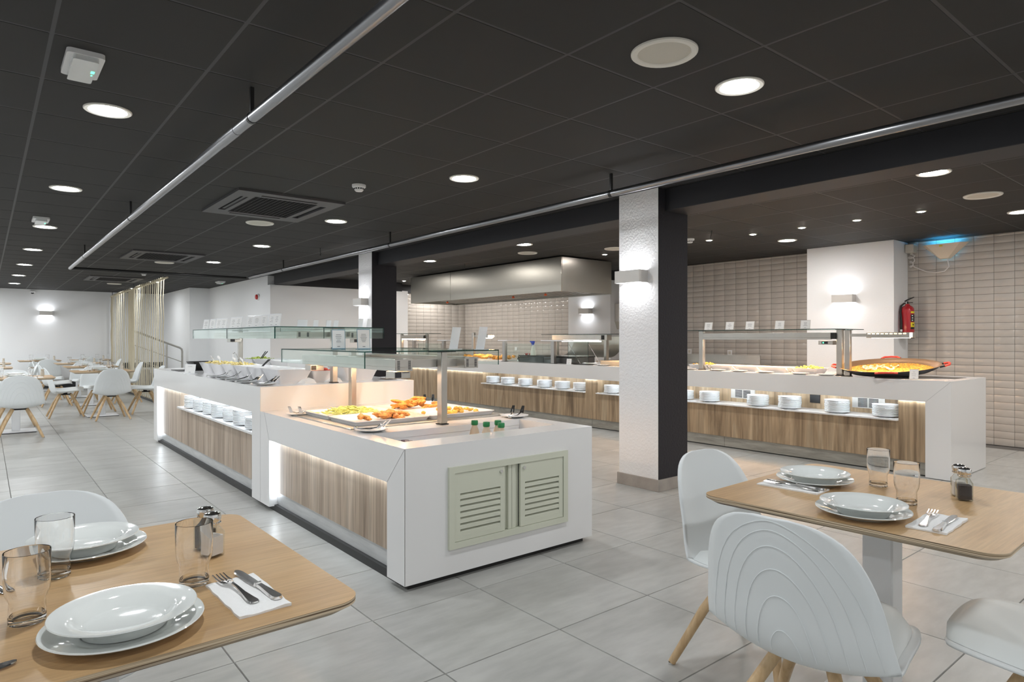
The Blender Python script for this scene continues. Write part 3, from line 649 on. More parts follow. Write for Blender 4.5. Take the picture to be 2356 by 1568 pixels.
# on the serving counter beside the paella
g3 = thing('sneeze_guard', 'steel and glass sneeze guard with five menu cards beside the paella pan', 'sneeze guard', (6.93, 3.08, ZR))
zt3 = 1.378-ZR
post(g3, 0, 0, 0, zt3, .05, .06, .05); post(g3, 0, 1.68, 0, zt3, .05, .06, .05)
part('glass_top', pane_box(MB(), -.14, .50, -.03, 1.90, zt3, zt3+.007), ['pane','pane_edge'], g3, smooth=False)
h = part('heat_lamp_bar', MB().box(-.05,.06,.06,1.64,zt3-.085,zt3-.032, b=.003).box(-.05,-.046,.063,1.637,zt3-.106,zt3-.084), 'steel', g3)
part('heating_tube', MB().box(-.03,.03,.15,1.55,zt3-.098,zt3-.090), 'heat_light', h, label='glowing orange heating tube')
part('end_block', MB().box(-.055,.065,.030,.075,zt3-.10,zt3-.035), 'rubber_black', g3, smooth=False)
c = part('control_box', MB().box(-.06,.05,.05,.20,zt3-.160,zt3-.118), 'steel', g3, smooth=False)
part('display', MB().box(-.062,-.059,.10,.165,zt3-.152,zt3-.126), 'display', c, smooth=False); part('green_digits', MB().box(-.0630,-.0615,.14,.155,zt3-.145,zt3-.133), 'green_led', c, smooth=False)
# arm heat lamp over the paella
g4 = thing('heat_lamp', 'steel arm heat lamp on a post reaching over the paella pan', 'heat lamp', (6.86, 2.97, ZR))
post(g4, 0, 0, 0, 1.372-ZR, .045, .055, .05)
part('arm', MB().box(-.014,.014,-.20,.0,.405,.435), 'steel', g4, smooth=False)
hd = part('lamp_head', MB().box(-.06,.06,-.60,-.20,.392,.445, b=.003), 'steel', g4)
sl = MB()
for k in range(9): sl.box(-.0612,-.0590,-.56+.04*k,-.535+.04*k,.430,.436)
part('glowing_slots', sl, 'bulb_warm', hd, smooth=False)
part('warm_bulb', MB().box(-.03,.05,-.56,-.24,.3905,.3918), 'heat_light', hd, label='glowing warm lamp'); part('end_slots', MB().box(-.061,-.045,-.602,-.590,.40,.44).box(-.061,-.05,-.61,-.604,.40,.44), 'bulb_warm', hd, smooth=False)

# ================================================================ EXTRACTOR HOOD
hx, hy = 6.75, 7.11
hd = thing('extractor_hood', 'large stainless steel extractor hood hanging over the serving counter', 'extractor hood', (hx, hy, 2.0))
L, D, H = 4.45, 1.12, .525
part('front_panel', MB().box(0,.02,0,3.0,0,H, b=.004), 'hood_steel', hd); part('front_panel', MB().box(0,.02,3.004,L,0,H, b=.004), 'hood_steel', hd)
part('end_panel', MB().box(.02,D,0,.02,0,H, b=.004), 'hood_steel', hd); part('end_panel', MB().box(.02,D,L-.02,L,0,H, b=.004), 'hood_steel', hd)
part('back_panel', MB().box(D-.02,D,.02,L-.02,0,H), 'hood_steel', hd); part('top_panel', MB().box(.02,D-.02,.02,L-.02,H-.02,H), 'hood_steel', hd)
fr = part('filter_bank', MB().add([(.06,.05,.12),(D-.06,.05,.03),(D-.06,L-.05,.03),(.06,L-.05,.12),(.06,.05,.14),(D-.06,.05,.05),(D-.06,L-.05,.05),(.06,L-.05,.14)], [(0,1,2,3),(7,6,5,4),(0,4,5,1),(1,5,6,2),(2,6,7,3),(3,7,4,0)]), 'steel_dark', hd, smooth=False)
rb = MB()
for k in range(40): y = .15+.105*k; rb.add([(.10,y,.110),(.10,y+.04,.110),(D-.1,y+.04,.026),(D-.1,y,.026),(.10,y,.118),(.10,y+.04,.118),(D-.1,y+.04,.034),(D-.1,y,.034)], [(0,1,2,3),(7,6,5,4),(0,4,5,1),(1,5,6,2),(2,6,7,3),(3,7,4,0)])
part('filter_ribs', rb, 'steel', fr, smooth=False)
for y in (.52, 1.33, 3.33):
    n = part('nozzle', MB().tube([(.15,y,.10),(.15,y,-.005)], .010, 10), 'steel', hd); part('red_cap', MB().lathe([(0,-.040),(.022,-.034),(.026,-.020),(.012,-.008),(.010,0)], 14, (.15,y,0)), 'orange_cap', n, label='orange red cap')
# ================================================================ FOOD ON THE LOW UNIT
HX0, HX1, HY0, HY1 = 1.76, 2.90, 3.70, 4.60
hot = thing('hot_plate', 'steel framed hot plate set on the low white worktop', 'hot plate', (HX0, HY0, ZL))
f = MB(); lx, ly = HX1-HX0, HY1-HY0
part('frame', MB().box(-.04,lx+.04,-.04,ly+.04,0,.008, b=.002), 'steel', hot)
part('warming_surface', MB().box(0,lx,0,ly,.008,.0095), 'steel', hot, smooth=False)
pans = []
def food_pan(x0, x1, y0, y1, lb, z=ZL+.010):
    t = thing('food_pan', lb, 'food pan', ((x0+x1)/2, (y0+y1)/2, z), 0, 'white food pans under the heat lamps')
    a, b = (x1-x0)/2-.003, (y1-y0)/2-.003; m = MB(); h = .026; w_ = .010; s_ = .014
    R = lambda q, r: rrect(-a+q, a-q, -b+q, b-q, r, 4)
    rings = [(R(s_,.02),0), (R(.004,.022),h-.006), (R(0,.022),h-.004), (R(0,.022),h), (R(w_,.018),h), (R(w_+s_,.016),.006)]
    vs = []; fs = []; n = len(rings[0][0])
    for P_, z_ in rings: vs += [(x,y,z_) for x,y in P_]
    for k in range(len(rings)-1):
        for i in range(n): fs.append((k*n+i, k*n+(i+1)%n, (k+1)*n+(i+1)%n, (k+1)*n+i))
    fs.append(tuple(range(n))[::-1]); fs.append(tuple((len(rings)-1)*n+i for i in range(n)))
    m.add(vs, fs); part('tray', m, 'melamine', t); return t
mx, my = 2.33, 4.15
food_pan(HX0+.02, mx, my, HY1-.02, 'white pan of pale green fries under the heat lamps'); food_pan(HX0+.02, mx, HY0+.02, my, 'white pan of orange fried chicken pieces nearest the tongs')
food_pan(mx, HX1-.02, my, HY1-.02, 'white pan heaped with long orange fried sticks'); food_pan(mx, HX1-.02, HY0+.02, my, 'white pan of small golden fritters behind the post')
zf = ZL+.016
g = MB()
for k in range(230):
    x, y = random.gauss(2.03,.10), random.gauss(4.36,.075)
    if 1.83 < x < 2.29 and 4.20 < y < 4.54:
        hgt = .045*max(0,1-((x-2.03)/.24)**2-((y-4.36)/.2)**2)
        g.ell((x,y,zf+.006+random.random()*hgt), (.030,.0055,.0055), random.uniform(0,pi), 4, 3, 0, random.uniform(-.3,.3))
o = solo('green_fries', g, 'green_fry', 'heap of thin pale green fries in a white pan', 'fries', group=None); o['kind'] = 'stuff'
def pieces(n, cx, cy, sx, sy, dims, name, m, lb, cat, grp, hmax=.05, lim=None, seg=(9,6), ref=(1.8,3.54)):
    mes = [MB().ell((0,0,0), dims, 0, seg[0], seg[1], 0, 0, .22).mesh(name, m) for _ in range(4)]
    k = 0; made = []
    while k < n:
        x, y = random.gauss(cx,sx), random.gauss(cy,sy)
        if lim and not (lim[0] < x < lim[1] and lim[2] < y < lim[3]): continue
        hh = hmax*max(0, 1-((x-cx)/(2.2*sx))**2-((y-cy)/(2.2*sy))**2)
        o = ob(name, random.choice(mes), None, (x,y,zf+dims[2]*.75+random.random()*hh), random.uniform(0,pi)); o.rotation_euler[1] = random.uniform(-.3,.3)
        made.append(o); k += 1
    made.sort(key=lambda o: (o.location.x-ref[0])**2+(o.location.y-ref[1])**2)
    for q, o in enumerate(made): tag(o, lb % ORD[q+1], cat, grp)
pieces(16, 2.06, 3.93, .12, .045, (.042,.022,.019), 'fried_chicken', 'fried_dark', 'orange fried chicken piece, %s nearest to the saucer beside the sunken well', 'fried chicken', 'fried chicken pieces in the near pan', .035, (1.86,2.28,3.80,4.06))
pieces(26, 2.58, 4.38, .13, .055, (.060,.015,.015), 'fried_stick', 'fried', 'long orange fried stick in the heaped pan, %s nearest to the guard post', 'fried stick', 'fried sticks heaped in the far pan', .07, (2.40,2.82,4.24,4.54), ref=(2.3,3.54))
pieces(26, 2.62, 3.93, .11, .05, (.022,.015,.013), 'fritter', 'fritter', 'small golden fritter in the pan behind the post, %s nearest to that post', 'fritter', 'golden fritters in the pan behind the post', .03, (2.40,2.84,3.80,4.06), ref=(2.3,3.54))
# serving plates with tongs
tp = MB().lathe([(0,.003),(.060,.003),(.098,.014),(.100,.016),(.096,.0165),(.058,.006),(0,.006)], 32)
tong_plate_me = tp.mesh('saucer', 'plate_white', ang=60)
tg = MB()
for sgn in (-1, 1):
    tg.tube([(-.105,0,.022),(-.06,sgn*.010,.020),(0,sgn*.024,.021),(.05,sgn*.034,.034),(.075,sgn*.036,.052)], .004, 6, rs=[.005,.004,.0045,.005,.005])
    tg.add([(.060,sgn*.020,.030),(.060,sgn*.050,.030),(.105,sgn*.046,.078),(.105,sgn*.026,.078),(.064,sgn*.020,.029),(.064,sgn*.050,.029),(.108,sgn*.046,.076),(.108,sgn*.026,.076)], [(0,1,2,3),(7,6,5,4),(0,4,5,1),(1,5,6,2),(2,6,7,3),(3,7,4,0)])
tg.tube([(-.105,-.012,.022),(-.105,.012,.022)], .008, 8)
tong_me = tg.mesh('tongs', 'chrome')
def tongs_on_plate(x, y, z, rz, where, grp):
    tag(ob('saucer', tong_plate_me, None, (x,y,z), 0), 'white saucer holding tongs, '+where, 'saucer', 'saucers for serving tongs')
    tag(ob('tongs', tong_me, None, (x,y,z-.006), rz), 'steel serving tongs on a saucer, '+where, 'tongs', 'serving tongs')
tongs_on_plate(1.775, 4.62, ZL, -2.3, 'beside the green fries', 0)
tongs_on_plate(1.80, 3.54, ZL, -.9, 'beside the sunken well', 0)
tongs_on_plate(2.905, 3.54, ZL, .6, 'beside the green-capped bottles', 0)
tongs_on_plate(2.93, 4.72, ZL, 1.0, 'behind the fried sticks', 0)
for k, (x, y) in enumerate(((1.75,6.62),(1.735,6.25),(1.73,5.92),(1.725,5.62),(1.745,5.28))):
    tongs_on_plate(x, y, ZH, -.5+.12*k, '%s from the far end of the salad bowls' % ORD[k+1], 0)
tongs_on_plate(2.90, 5.36, ZH, .9, 'on the high counter beside the deep bowl', 0)
# bottles and portion pots in the sunken well
b0 = None
for k, (x, y, m, lb) in enumerate(((2.385,3.30,'bottle_pale','pale dressing bottle with green cap, nearest the post'),(2.395,3.19,'bottle_oil','dressing bottle half full of golden oil with green cap'),(2.50,3.21,'bottle_pale','pale dressing bottle with green cap, partly hidden behind another'),(2.44,3.10,'bottle_pale','pale dressing bottle with green cap, closest to the counter end'))):
    t = thing('dressing_bottle', lb, 'bottle', (x,y,.58), 0, 'dressing bottles in the well')
    b_ = MB().lathe([(0,0),(.030,0),(.033,.006),(.033,.055),(.032,.10),(.026,.13),(.018,.15),(.016,.165)], 20)
    o = part('bottle_body', b_, ['bottle_pale','bottle_oil'], t)
    if m == 'bottle_oil':
        for p in o.data.polygons:
            if p.center.z < .135: p.material_index = 1 if p.center.z < .10 else 0
    part('green_cap', MB().lathe([(.019,.160),(.0215,.163),(.0215,.185),(.019,.189),(0,.190)], 20), 'lid_green', t, label='green screw cap')
solo('bottle_riser', MB().box(-.12,.12,-.15,.14,0,.077, b=.004), 'melamine', 'white riser in the well under the dressing bottles', 'riser', (2.44,3.21,.503))
pot = MB().lathe([(0,0),(.016,0),(.021,.022),(.024,.023),(.024,.026),(0,.0265)], 14)
for nm, m, cx, cy, n, zz in (('purple','jam_purple',1.86,3.33,9,.66),('red','jam_red',2.16,3.33,8,.62),('yellow','jam_yellow',2.31,3.36,8,.625)):
    me = pot.mesh('portion_pot', m)
    for k in range(n):
        o = ob('portion_pot', me, None, (cx+.052*(k%3-1)+random.uniform(-.004,.004), cy+.05*(k//3-1)*.9-.03, zz+.0))
        tag(o, 'small %s jam pot in the well, %s row from the end panel, %s across' % (nm, ORD[k//3+1], ORD[k%3+1]), 'jam pot', '%s portion pots in the well' % nm)
    solo('pot_tray', MB().box(-.095,.095,-.085,.085,0,zz-.503-.001, b=.003), 'melamine', 'white tray holding the %s jam pots in the well' % nm, 'tray', (cx,cy-.03,.503))
# ================================================================ SALAD BOWLS ON THE HIGH UNIT
def bowl(a, b, h, name='salad_bowl', fill=None, fz=.8):
    """deep rectangular melamine bowl, wider at the rim"""
    m = MB(); k = .72; w_ = .008
    def R(s_, r): return rrect(-a*s_, a*s_, -b*s_, b*s_, r, 4)
    rings = [(R(k,.02),0), (R(k*.5+.5,.022),h*.55), (R(1,.025),h), (R(1-w_/a,.022),h), (R((k*.5+.5)-w_/a,.02),h*.55), (R(k-w_/a,.018),.012)]
    n = len(rings[0][0]); vs = []; fs = []
    for P_, z_ in rings: vs += [(x,y,z_) for x,y in P_]
    for q in range(len(rings)-1):
        for i in range(n): fs.append((q*n+i, q*n+(i+1)%n, (q+1)*n+(i+1)%n, (q+1)*n+i))
    fs.append(tuple(range(n))[::-1]); fs.append(tuple((len(rings)-1)*n+i for i in range(n)))
    return m.add(vs, fs)
def salad(m, a, b, n, r=.014):
    g = MB()
    for _ in range(n):
        x, y = random.uniform(-a,a), random.uniform(-b,b); g.ell((x,y,random.uniform(0,.02)+.022*max(0,1-(x/a)**2-(y/b)**2)), (r*random.uniform(.7,1.5),r,r*.7), random.uniform(0,pi), 6, 4, 0, random.uniform(-.5,.5), .2)
    return g
BW = [(1.985,5.46,.150,.20,.118,'large white salad bowl nearest the step of the island',None),
      (1.985,5.865,.150,.20,.118,'white salad bowl second from the step, in the tongs row',None),
      (1.985,6.27,.150,.20,.118,'white salad bowl third from the step, in the tongs row',None),
      (1.985,6.675,.150,.20,.118,'white salad bowl fourth from the step, in the tongs row','pasta'),
      (1.985,7.11,.150,.21,.110,'white salad bowl fifth from the step, heaped with pasta salad','pasta'),
      (1.985,7.55,.150,.20,.110,'white salad bowl sixth from the step, beside the black basket','pasta'),
      (2.245,5.44,.105,.17,.100,'small white bowl of salsa beside the large bowl at the step','salsa'),
      (2.61,5.50,.175,.19,.125,'deep white bowl of green leaves beside the steel post','salad'),
      (2.66,7.10,.19,.27,.130,'tall white bowl in the far row, closest to the steel post',None),
      (2.66,7.66,.19,.27,.130,'tall white bowl in the middle of the far row',None),
      (2.66,8.22,.19,.27,.130,'tall white bowl of leaves with black tongs in the far row','salad')]
for x, y, a, b, h, lb, fill in BW:
    t = thing('salad_bowl', lb, 'salad bowl', (x,y,ZH), 0, 'white salad bowls on the high counter')
    part('bowl', bowl(a,b,h), 'melamine', t)
    if fill:
        sm = solo('salad_filling', salad(fill, a*.80, b*.82, 90), fill, 'heap of %s in the %s' % ({'pasta':'pasta salad','salad':'green salad leaves','salsa':'red chopped salsa'}[fill], lb.split(',')[0].replace('white ','')), 'salad', (x,y,ZH+h*.80)); sm['kind'] = 'stuff'
# serving spoons standing in the bowls
spn = MB().tube([(0,0,0),(.02,0,.06),(.04,0,.10)], .006, 8).ell((.05,0,.115), (.026,.018,.006), 0, 10, 6, 0, -.9)
sme = spn.mesh('serving_spoon', 'melamine')
for k, (x, y, rz) in enumerate(((1.97,7.55,2.4),(1.97,6.78,2.0),(1.98,6.55,2.2),(1.97,7.35,1.9))): tag(ob('serving_spoon', sme, None, (x,y,ZH+.055), rz), 'white serving spoon standing in the bowls, %s from the black basket' % ORD[(1,3,4,2)[k]], 'spoon', 'white serving spoons')
tl = MB()
for sg in (-1,1): tl.tube([(0,sg*.012,0),(.05,sg*.010,.06),(.11,sg*.016,.115)], .005, 6)
tme = tl.mesh('black_tongs', 'rubber_black')
tag(ob('salad_tongs', tme, None, (2.60,8.05,ZH+.10), .5), 'black salad tongs sticking out of the leafy bowl', 'tongs', 'black salad tongs'); tag(ob('salad_tongs', tme, None, (2.02,6.30,ZH+.06), -.8), 'black salad tongs in the third pasta bowl', 'tongs', 'black salad tongs')
solo('ladle', MB().tube([(0,0,0),(0,0,.20),(.02,0,.215),(.035,0,.20),(.09,0,.08)], .005, 8), 'chrome', 'steel ladle hooked upright behind the pasta bowls', 'ladle', (2.16,7.60,ZH+.0), .3)
bk = MB(); bk.add(*[bowl(.16,.2,.10).v, bowl(.16,.2,.10).f]); 
solo('bread_basket', bk, 'rubber_black', 'black basket at the far end of the salad counter', 'basket', (2.03,8.30,ZH))
sp_ = MB().box(-.15,.15,-.19,.19,0,.008, b=.003)
solo('slate_board', sp_, 'rubber_black', 'flat black board beside the black basket', 'board', (1.86,8.30,ZH), 0)
# napkin-like folded cloths between bowls
for k, (x, y) in enumerate(((2.085,5.27),(2.32,5.28))):
    solo('folded_napkin', MB().add([(-.06,-.05,0),(.06,-.05,0),(.06,.05,0),(-.06,.05,0),(-.03,-.02,.022),(.05,-.03,.03),(.055,.045,.045),(-.02,.04,.03)], [(3,2,1,0),(4,5,6,7),(0,1,5,4),(1,2,6,5),(2,3,7,6),(3,0,4,7)]), 'napkin', ('white crumpled napkin between the large bowl and the salsa bowl','white crumpled napkin between the salsa bowl and the steel post')[k], 'napkin', (x,y,ZH), .3, 'napkins on the high counter')

# ================================================================ MENU CARDS
def card_parts(t, wd, hg, lean=.2, frame='acrylic', tone='paper', lines=4):
    """slanted holder facing local -y"""
    c_, s_ = cos(lean), sin(lean)
    def slab(m, x0, x1, a0, a1, q0, q1, mi=0):
        v = []
        for q in (q0, q1):
            for x, a in ((x0,a0),(x1,a0),(x1,a1),(x0,a1)): v.append((x, a*s_+q*c_, a*c_-q*s_))
        m.add(v, [(3,2,1,0),(4,5,6,7),(0,1,5,4),(1,2,6,5),(2,3,7,6),(3,0,4,7)], mi)
    m = MB(); slab(m, -wd/2, wd/2, 0, hg, 0, .003); m.box(-wd/2, wd/2, -.012, .045, 0, .003); part('holder', m, frame, t, smooth=False)
    m = MB(); slab(m, -wd/2+.004, wd/2-.004, .006, hg-.006, -.0012, 0); cd = part('card', m, tone, t, smooth=False)
    if lines:
        m = MB()
        for k in range(lines):
            a = hg*(.72-.36*k/max(1,lines-1)); ww = wd*random.uniform(.10,.26); slab(m, -ww, ww, a, a+hg*.022, -.0018, -.0011)
        slab(m, -wd*.10, wd*.10, hg*.12, hg*.15, -.0018, -.0011); part('print', m, 'print', cd, smooth=False)
    if frame == 'card_blue': pass
def menu(x, y, z, rz, wd, hg, lb, grp, lines=4, lean=.22, frame='acrylic', tone='paper'):
    t = thing('menu_card', lb, 'menu card', (x,y,z), rz, grp); card_parts(t, wd, hg, lean, frame, tone, lines)
zc = ZH+zt2+.008
for k, y in enumerate((7.32,7.07,6.84,6.67,6.35,6.19,5.86,5.68,5.50,5.30,5.19)):
    menu(1.80, y, zc, -1.05, .075, .105, 'upright menu card on the salad guard, %s from the corner of the glass' % ORD[11-k], 'menu cards along the salad guard')
for k, x in enumerate((2.09,2.14,2.23,2.355,2.415,2.66,2.735)):
    menu(x, 5.45+.02*(k%2), zc, .25+pi, .050, .065 if k < 5 else .085, 'menu card turned away on the salad guard, %s from the aisle side' % ORD[7-k], 'menu cards turned away on the salad guard', 0)
zc1 = ZL+zt+.008
menu(1.985, 4.42, zc1, -.32, .095, .145, 'blue edged menu card with five short lines on the low guard', 'blue edged menu cards on the low guard', 5, .20, 'card_blue')
menu(2.085, 4.22, zc1, -.12, .095, .145, 'blue edged menu card with spread lines, closer to the glass corner', 'blue edged menu cards on the low guard', 6, .12, 'card_blue')
menu(2.60, 3.86, zc1, pi+.35, .10, .16, 'blank back of a white menu card by the guard post', 'white menu cards seen from behind', 0, .2); menu(2.66, 3.62, zc1, pi+.35, .10, .16, 'blank back of a white menu card at the guard end', 'white menu cards seen from behind', 0, .2)
solo('marker_pen', MB().tube([(-.06,0,0),(.06,0,0)], .005, 8), 'rubber_black', 'dark marker pen lying on the low glass guard', 'pen', (2.07,4.62,zc1+.005), .2)
zc3 = ZR+zt3+.007
for k, y in enumerate((4.60,4.31,4.05,3.69,3.40)):
    menu(6.82, y, zc3, -pi/2+.15, .10, .10, 'square framed menu card on the counter guard, %s from the paella' % ORD[5-k], 'square menu cards over the serving dishes', 5, .25, 'sconce_metal')
menu(6.77, 2.335, ZR, -pi/2+.15, .075, .10, 'small framed menu card leaning in front of the paella pan', 'menu cards on the worktop', 3, .25, 'sconce_metal')
menu(1.70, 7.55, ZH, -pi/2+.5, .15, .10, 'wide white card standing at the far end of the salad counter', 'menu cards on the worktop', 1, .15)
menu(6.78, 6.98, ZR, -pi/2, .10, .085, 'white price card beside the glass screen post', 'menu cards on the worktop', 2, .1)

# ================================================================ SERVING COUNTER: dishes and paella
dsh = bowl(.16,.15,.062)
dme = dsh.mesh('serving_dish', 'melamine')
for k, y in enumerate((4.82,4.50,4.16,3.82,3.47)):
    fill = ('fritter',None,None,None,'salad')[k]
    t = tag(ob('serving_dish', dme, None, (7.08,y,ZR)), 'white oval serving dish under the heat bar, %s from the paella' % ORD[5-k], 'serving dish', 'white serving dishes under the heat bar')
    if fill: sm = solo('dish_filling', salad(fill,.12,.11,70,.012), fill, {'fritter':'heap of golden potatoes in the dish by the pillar','salad':'green garnish in the dish nearest the paella'}[fill], 'food', (7.08,y,ZR+.048)); sm['kind'] = 'stuff'
for k, y in enumerate((4.88,4.47,4.18,3.86,3.46,3.17)):
    tag(ob('saucer', tong_plate_me, None, (6.815,y,ZR)), 'small white saucer along the counter edge, %s from the paella' % ORD[6-k], 'saucer', 'saucers along the serving counter')
for k, (y, m) in enumerate(((4.62,'chrome'),(4.26,'melamine'),(3.95,'melamine'),(3.60,'chrome'))):
    s_ = MB().tube([(-.07,0,.020),(0,0,.025),(.07,0,.05)], .005, 6).ell((-.085,0,.020), (.024,.016,.006), 0, 8, 5)
    solo('serving_spoon', s_, m, 'serving spoon resting between saucers, %s from the paella' % ORD[4-k], 'spoon', (6.86,y,ZR), .9, 'spoons along the serving counter')
PX, PY, PZ, PT = 7.17, 2.70, ZR+.046, -radians(7.4)
PM = Matrix.Translation((PX,PY,PZ)) @ Matrix.Rotation(PT,4,'Y')
pa = thing('paella_pan', 'huge black paella pan with red handles, propped up on the serving counter', 'paella pan', (PX,PY,PZ)); pa.rotation_euler = (0,PT,0)
part('pan', MB().lathe([(0,0),(.30,.0),(.36,.008),(.43,.045),(.452,.068),(.458,.070),(.456,.073),(.446,.070),(.426,.048),(.356,.012),(.30,.005),(0,.005)], 56), ['pan_black','pan_inside'], pa)
o = pa.children[0]
for p in o.data.polygons:
    if p.normal.z > .05: p.material_index = 1
part('prop', MB().box(.10,.32,-.18,.18,-.062,-.0005), 'steel', pa, smooth=False, label='steel prop under the back of the pan')
for k, a in enumerate((radians(108), radians(198), radians(288), radians(18))):
    ca, sa = cos(a), sin(a)
    pts = [(.435,-.095,.056),(.475,-.09,.066),(.515,-.06,.076),(.52,0,.078),(.515,.06,.076),(.475,.09,.066),(.435,.095,.056)]
    pts = [(x*ca-y*sa, x*sa+y*ca, z) for x,y,z in pts]
    hb = part('handle', MB().tube(pts, .008, 10), 'pan_black', pa)
    part('red_grip', MB().tube(pts[1:6], .0105, 10), 'bright_red', hb, label='red handle grip')
ri = solo('paella_rice', MB().lathe([(0,.040),(.15,.038),(.30,.034),(.396,.028)], 48), 'rice', 'bed of golden orange paella rice in the black pan', 'rice', (PX,PY,PZ)); ri.rotation_euler = (0,PT,0)
g = MB()
for _ in range(520):
    r = .385*sqrt(random.random()); a = random.uniform(0,2*pi); g.ell((r*cos(a),r*sin(a),.039-.010*(r/.39)**2), (random.uniform(.006,.015),.006,.006), random.uniform(0,pi), 5, 3, random.choice((0,0,0,1,1,2)))
o = solo('paella_bits', g, ['rice','fried_dark','salad'], 'chopped vegetables and rice grains scattered over the paella', 'food', (PX,PY,PZ)); o['kind'] = 'stuff'; o.rotation_euler = (0,PT,0)
for k in range(9):
    r = .15*sqrt(random.random()); a = random.uniform(0,2*pi); n = 9
    pts = [(.035*cos(2*pi*q/n*.8), .035*sin(2*pi*q/n*.8), .008*sin(q)) for q in range(n)]
    o = solo('squid_ring', MB().tube(pts, .009, 6), 'squid', 'pale squid ring lying on the paella, %s put down' % ORD[k+1], 'squid ring', (0,0,0), 0, 'squid rings on the paella')
    v = PM @ Vector((-.06+r*cos(a), .05+r*sin(a), .052)); o.location = v; o.rotation_euler = (0,PT,random.uniform(0,6))
# back counter splash and things further along
solo('back_counter', MB().box(8.55,9.30,4.50,8.10,0,.90,b=.005), 'steel', 'stainless back counter along the tiled kitchen wall', 'counter')
solo('splash_panel', MB().box(8.96,8.98,5.15,6.45,.902,1.03), 'steel', 'stainless splash panel standing before the tiled wall', 'panel', smooth=False)
for y, z, lb in ((5.96,1.053,'white wall socket on the tiles above the splash panel'),(6.74,1.062,'white wall socket on the tiles beside the pillar')):
    t = thing('wall_socket', lb, 'socket', (XR-.006,y,z), 0, 'white wall sockets'); part('plate', MB().box(-.010,0,-.042,.042,-.042,.042,b=.003), 'device_white', t); part('insert', MB().box(-.0125,-.010,-.022,.022,-.022,.022), 'speaker_cloth', t, smooth=False)
solo('wall_socket', MB().box(-.012,0,-.042,.042,-.042,.042,b=.003), 'device_white', 'white wall socket on the tiles beside the warm bulb lamp', 'socket', (XR-.006,11.45,1.05), 0, 'white wall sockets')
# grill station
gx = 6.95
t = thing('grill', 'black topped steel grill behind the glass screen', 'grill', (gx, 7.13, ZR)); part('body', MB().box(0,.55,.0,.60,0,.095,b=.004), 'grill_dark', t); part('body', MB().box(0,.55,.61,1.21,0,.095,b=.004), 'grill_dark', t); part('hot_plate', MB().box(-.01,.56,-.01,1.22,.095,.112,b=.003), 'rubber_black', t)
t = thing('steel_canopy', 'curved steel backing under a gantry behind the grill', 'canopy', (7.75, 7.10, ZR))
m = MB(); n = 14
for k in range(n):
    a = pi/2*k/(n-1); m.v += [(.05+.35*sin(a), 0, .08+.34*(1-cos(a))), (.05+.35*sin(a), 1.15, .08+.34*(1-cos(a)))]
    if k: q = 2*k; m.f.append((q-2,q-1,q+1,q)); m.mi.append(0)
part('curved_sheet', m, 'steel', t); part('post', MB().box(-.04,.02,-.02,.03,0,.44), 'steel', t); part('post', MB().box(-.04,.02,1.14,1.19,0,.44), 'steel', t)
part('gantry', MB().box(-.06,.06,-.05,1.24,.36,.45,b=.004), 'steel', t); part('light_tube', MB().box(-.07,.0,.12,.98,.335,.352,b=.003), 'tube_white', t, label='white light tube'); part('black_end', MB().box(-.062,-.05,.0,.07,.37,.44), 'rubber_black', t)
part('glass_top', pane_box(MB(), -.12,.30,-.30,1.45,.455,.462), ['pane','pane_edge'], t, smooth=False)
def tstand(y, lb, w_=.26, hg=.345, post_m='steel_dark'):
    t = thing('screen_stand', lb, 'screen stand', (6.86, y, ZR), 0, 'T shaped screen stands on the counter')
    part('post', MB().box(-.025,.025,-.035,.035,.005,hg), post_m, t, smooth=False); part('foot_plate', MB().box(-.04,.04,-.05,.05,0,.005), 'rubber_black', t, smooth=False); part('light_bar', MB().box(-.05,.20,-w_/2,w_/2,hg,hg+.018,b=.003), 'melamine', t)
tstand(8.62, 'T shaped screen stand closest to the pastries'); tstand(7.40, 'T shaped screen stand in front of the grill', .50); tstand(11.62, 'T shaped screen stand nearest the tiled end wall', .40); tstand(10.5, 'T shaped screen stand behind the blank white cards', .32)
solo('clear_screen', pane_box(MB(), 0,.006,0,1.12,0,.30), ['pane','pane_edge'], 'clear glass pane between the two stands by the grill', 'glass pane', (6.86,7.45,ZR+.005), smooth=False)
solo('clear_screen', pane_box(MB(), 0,.006,0,.85,0,.29), ['pane','pane_edge'], 'clear glass pane between the two far screen stands', 'glass pane', (6.86,10.6,ZR+.005), smooth=False)
t = thing('glass_screen', 'tinted glass screen with slanted stays beside the grill', 'glass screen', (6.86, 6.66, ZR)); part('pane', pane_box(MB(), 0,.008,0,.42,.03,.345), ['pane','pane_edge'], t, smooth=False)
for y in (-.02,.40): part('stay', MB().tube([(.0,y,.30),(.20,y-.05,.0)], .005, 6), 'chrome', t)
part('foot', MB().box(-.02,.10,-.02,.44,0,.012), 'rubber_black', t)
sb = thing('spray_bottle', 'white spray bottle with blue trigger standing on the grill', 'spray bottle', (6.98, 8.02, ZR+.112))
part('bottle', MB().lathe([(0,0),(.048,0),(.050,.01),(.042,.06),(.026,.13),(.018,.155),(.016,.17)], 18), 'spray_white', sb); part('collar', MB().lathe([(.019,.168),(.020,.19),(.012,.195)], 14), 'spray_blue', sb, label='blue collar'); part('trigger', MB().box(-.015,.015,-.03,.045,.195,.235,b=.006).box(-.006,.006,.020,.032,.15,.20).box(-.01,.01,.04,.07,.215,.235), 'spray_blue', sb, label='blue trigger head')
for k, (y, lb) in enumerate(((8.42,'small steel cruet nearest the pastries'),(8.36,'taller steel cruet beside the red bowls'))): solo('cruet', MB().lathe([(0,0),(.03,0),(.032,.05),(.012,.08),(.014,.11),(0,.12)], 14), 'chrome', lb, 'cruet', (7.0+.1*k,y,ZR+.02*k), 0, 'cruets by the grill')
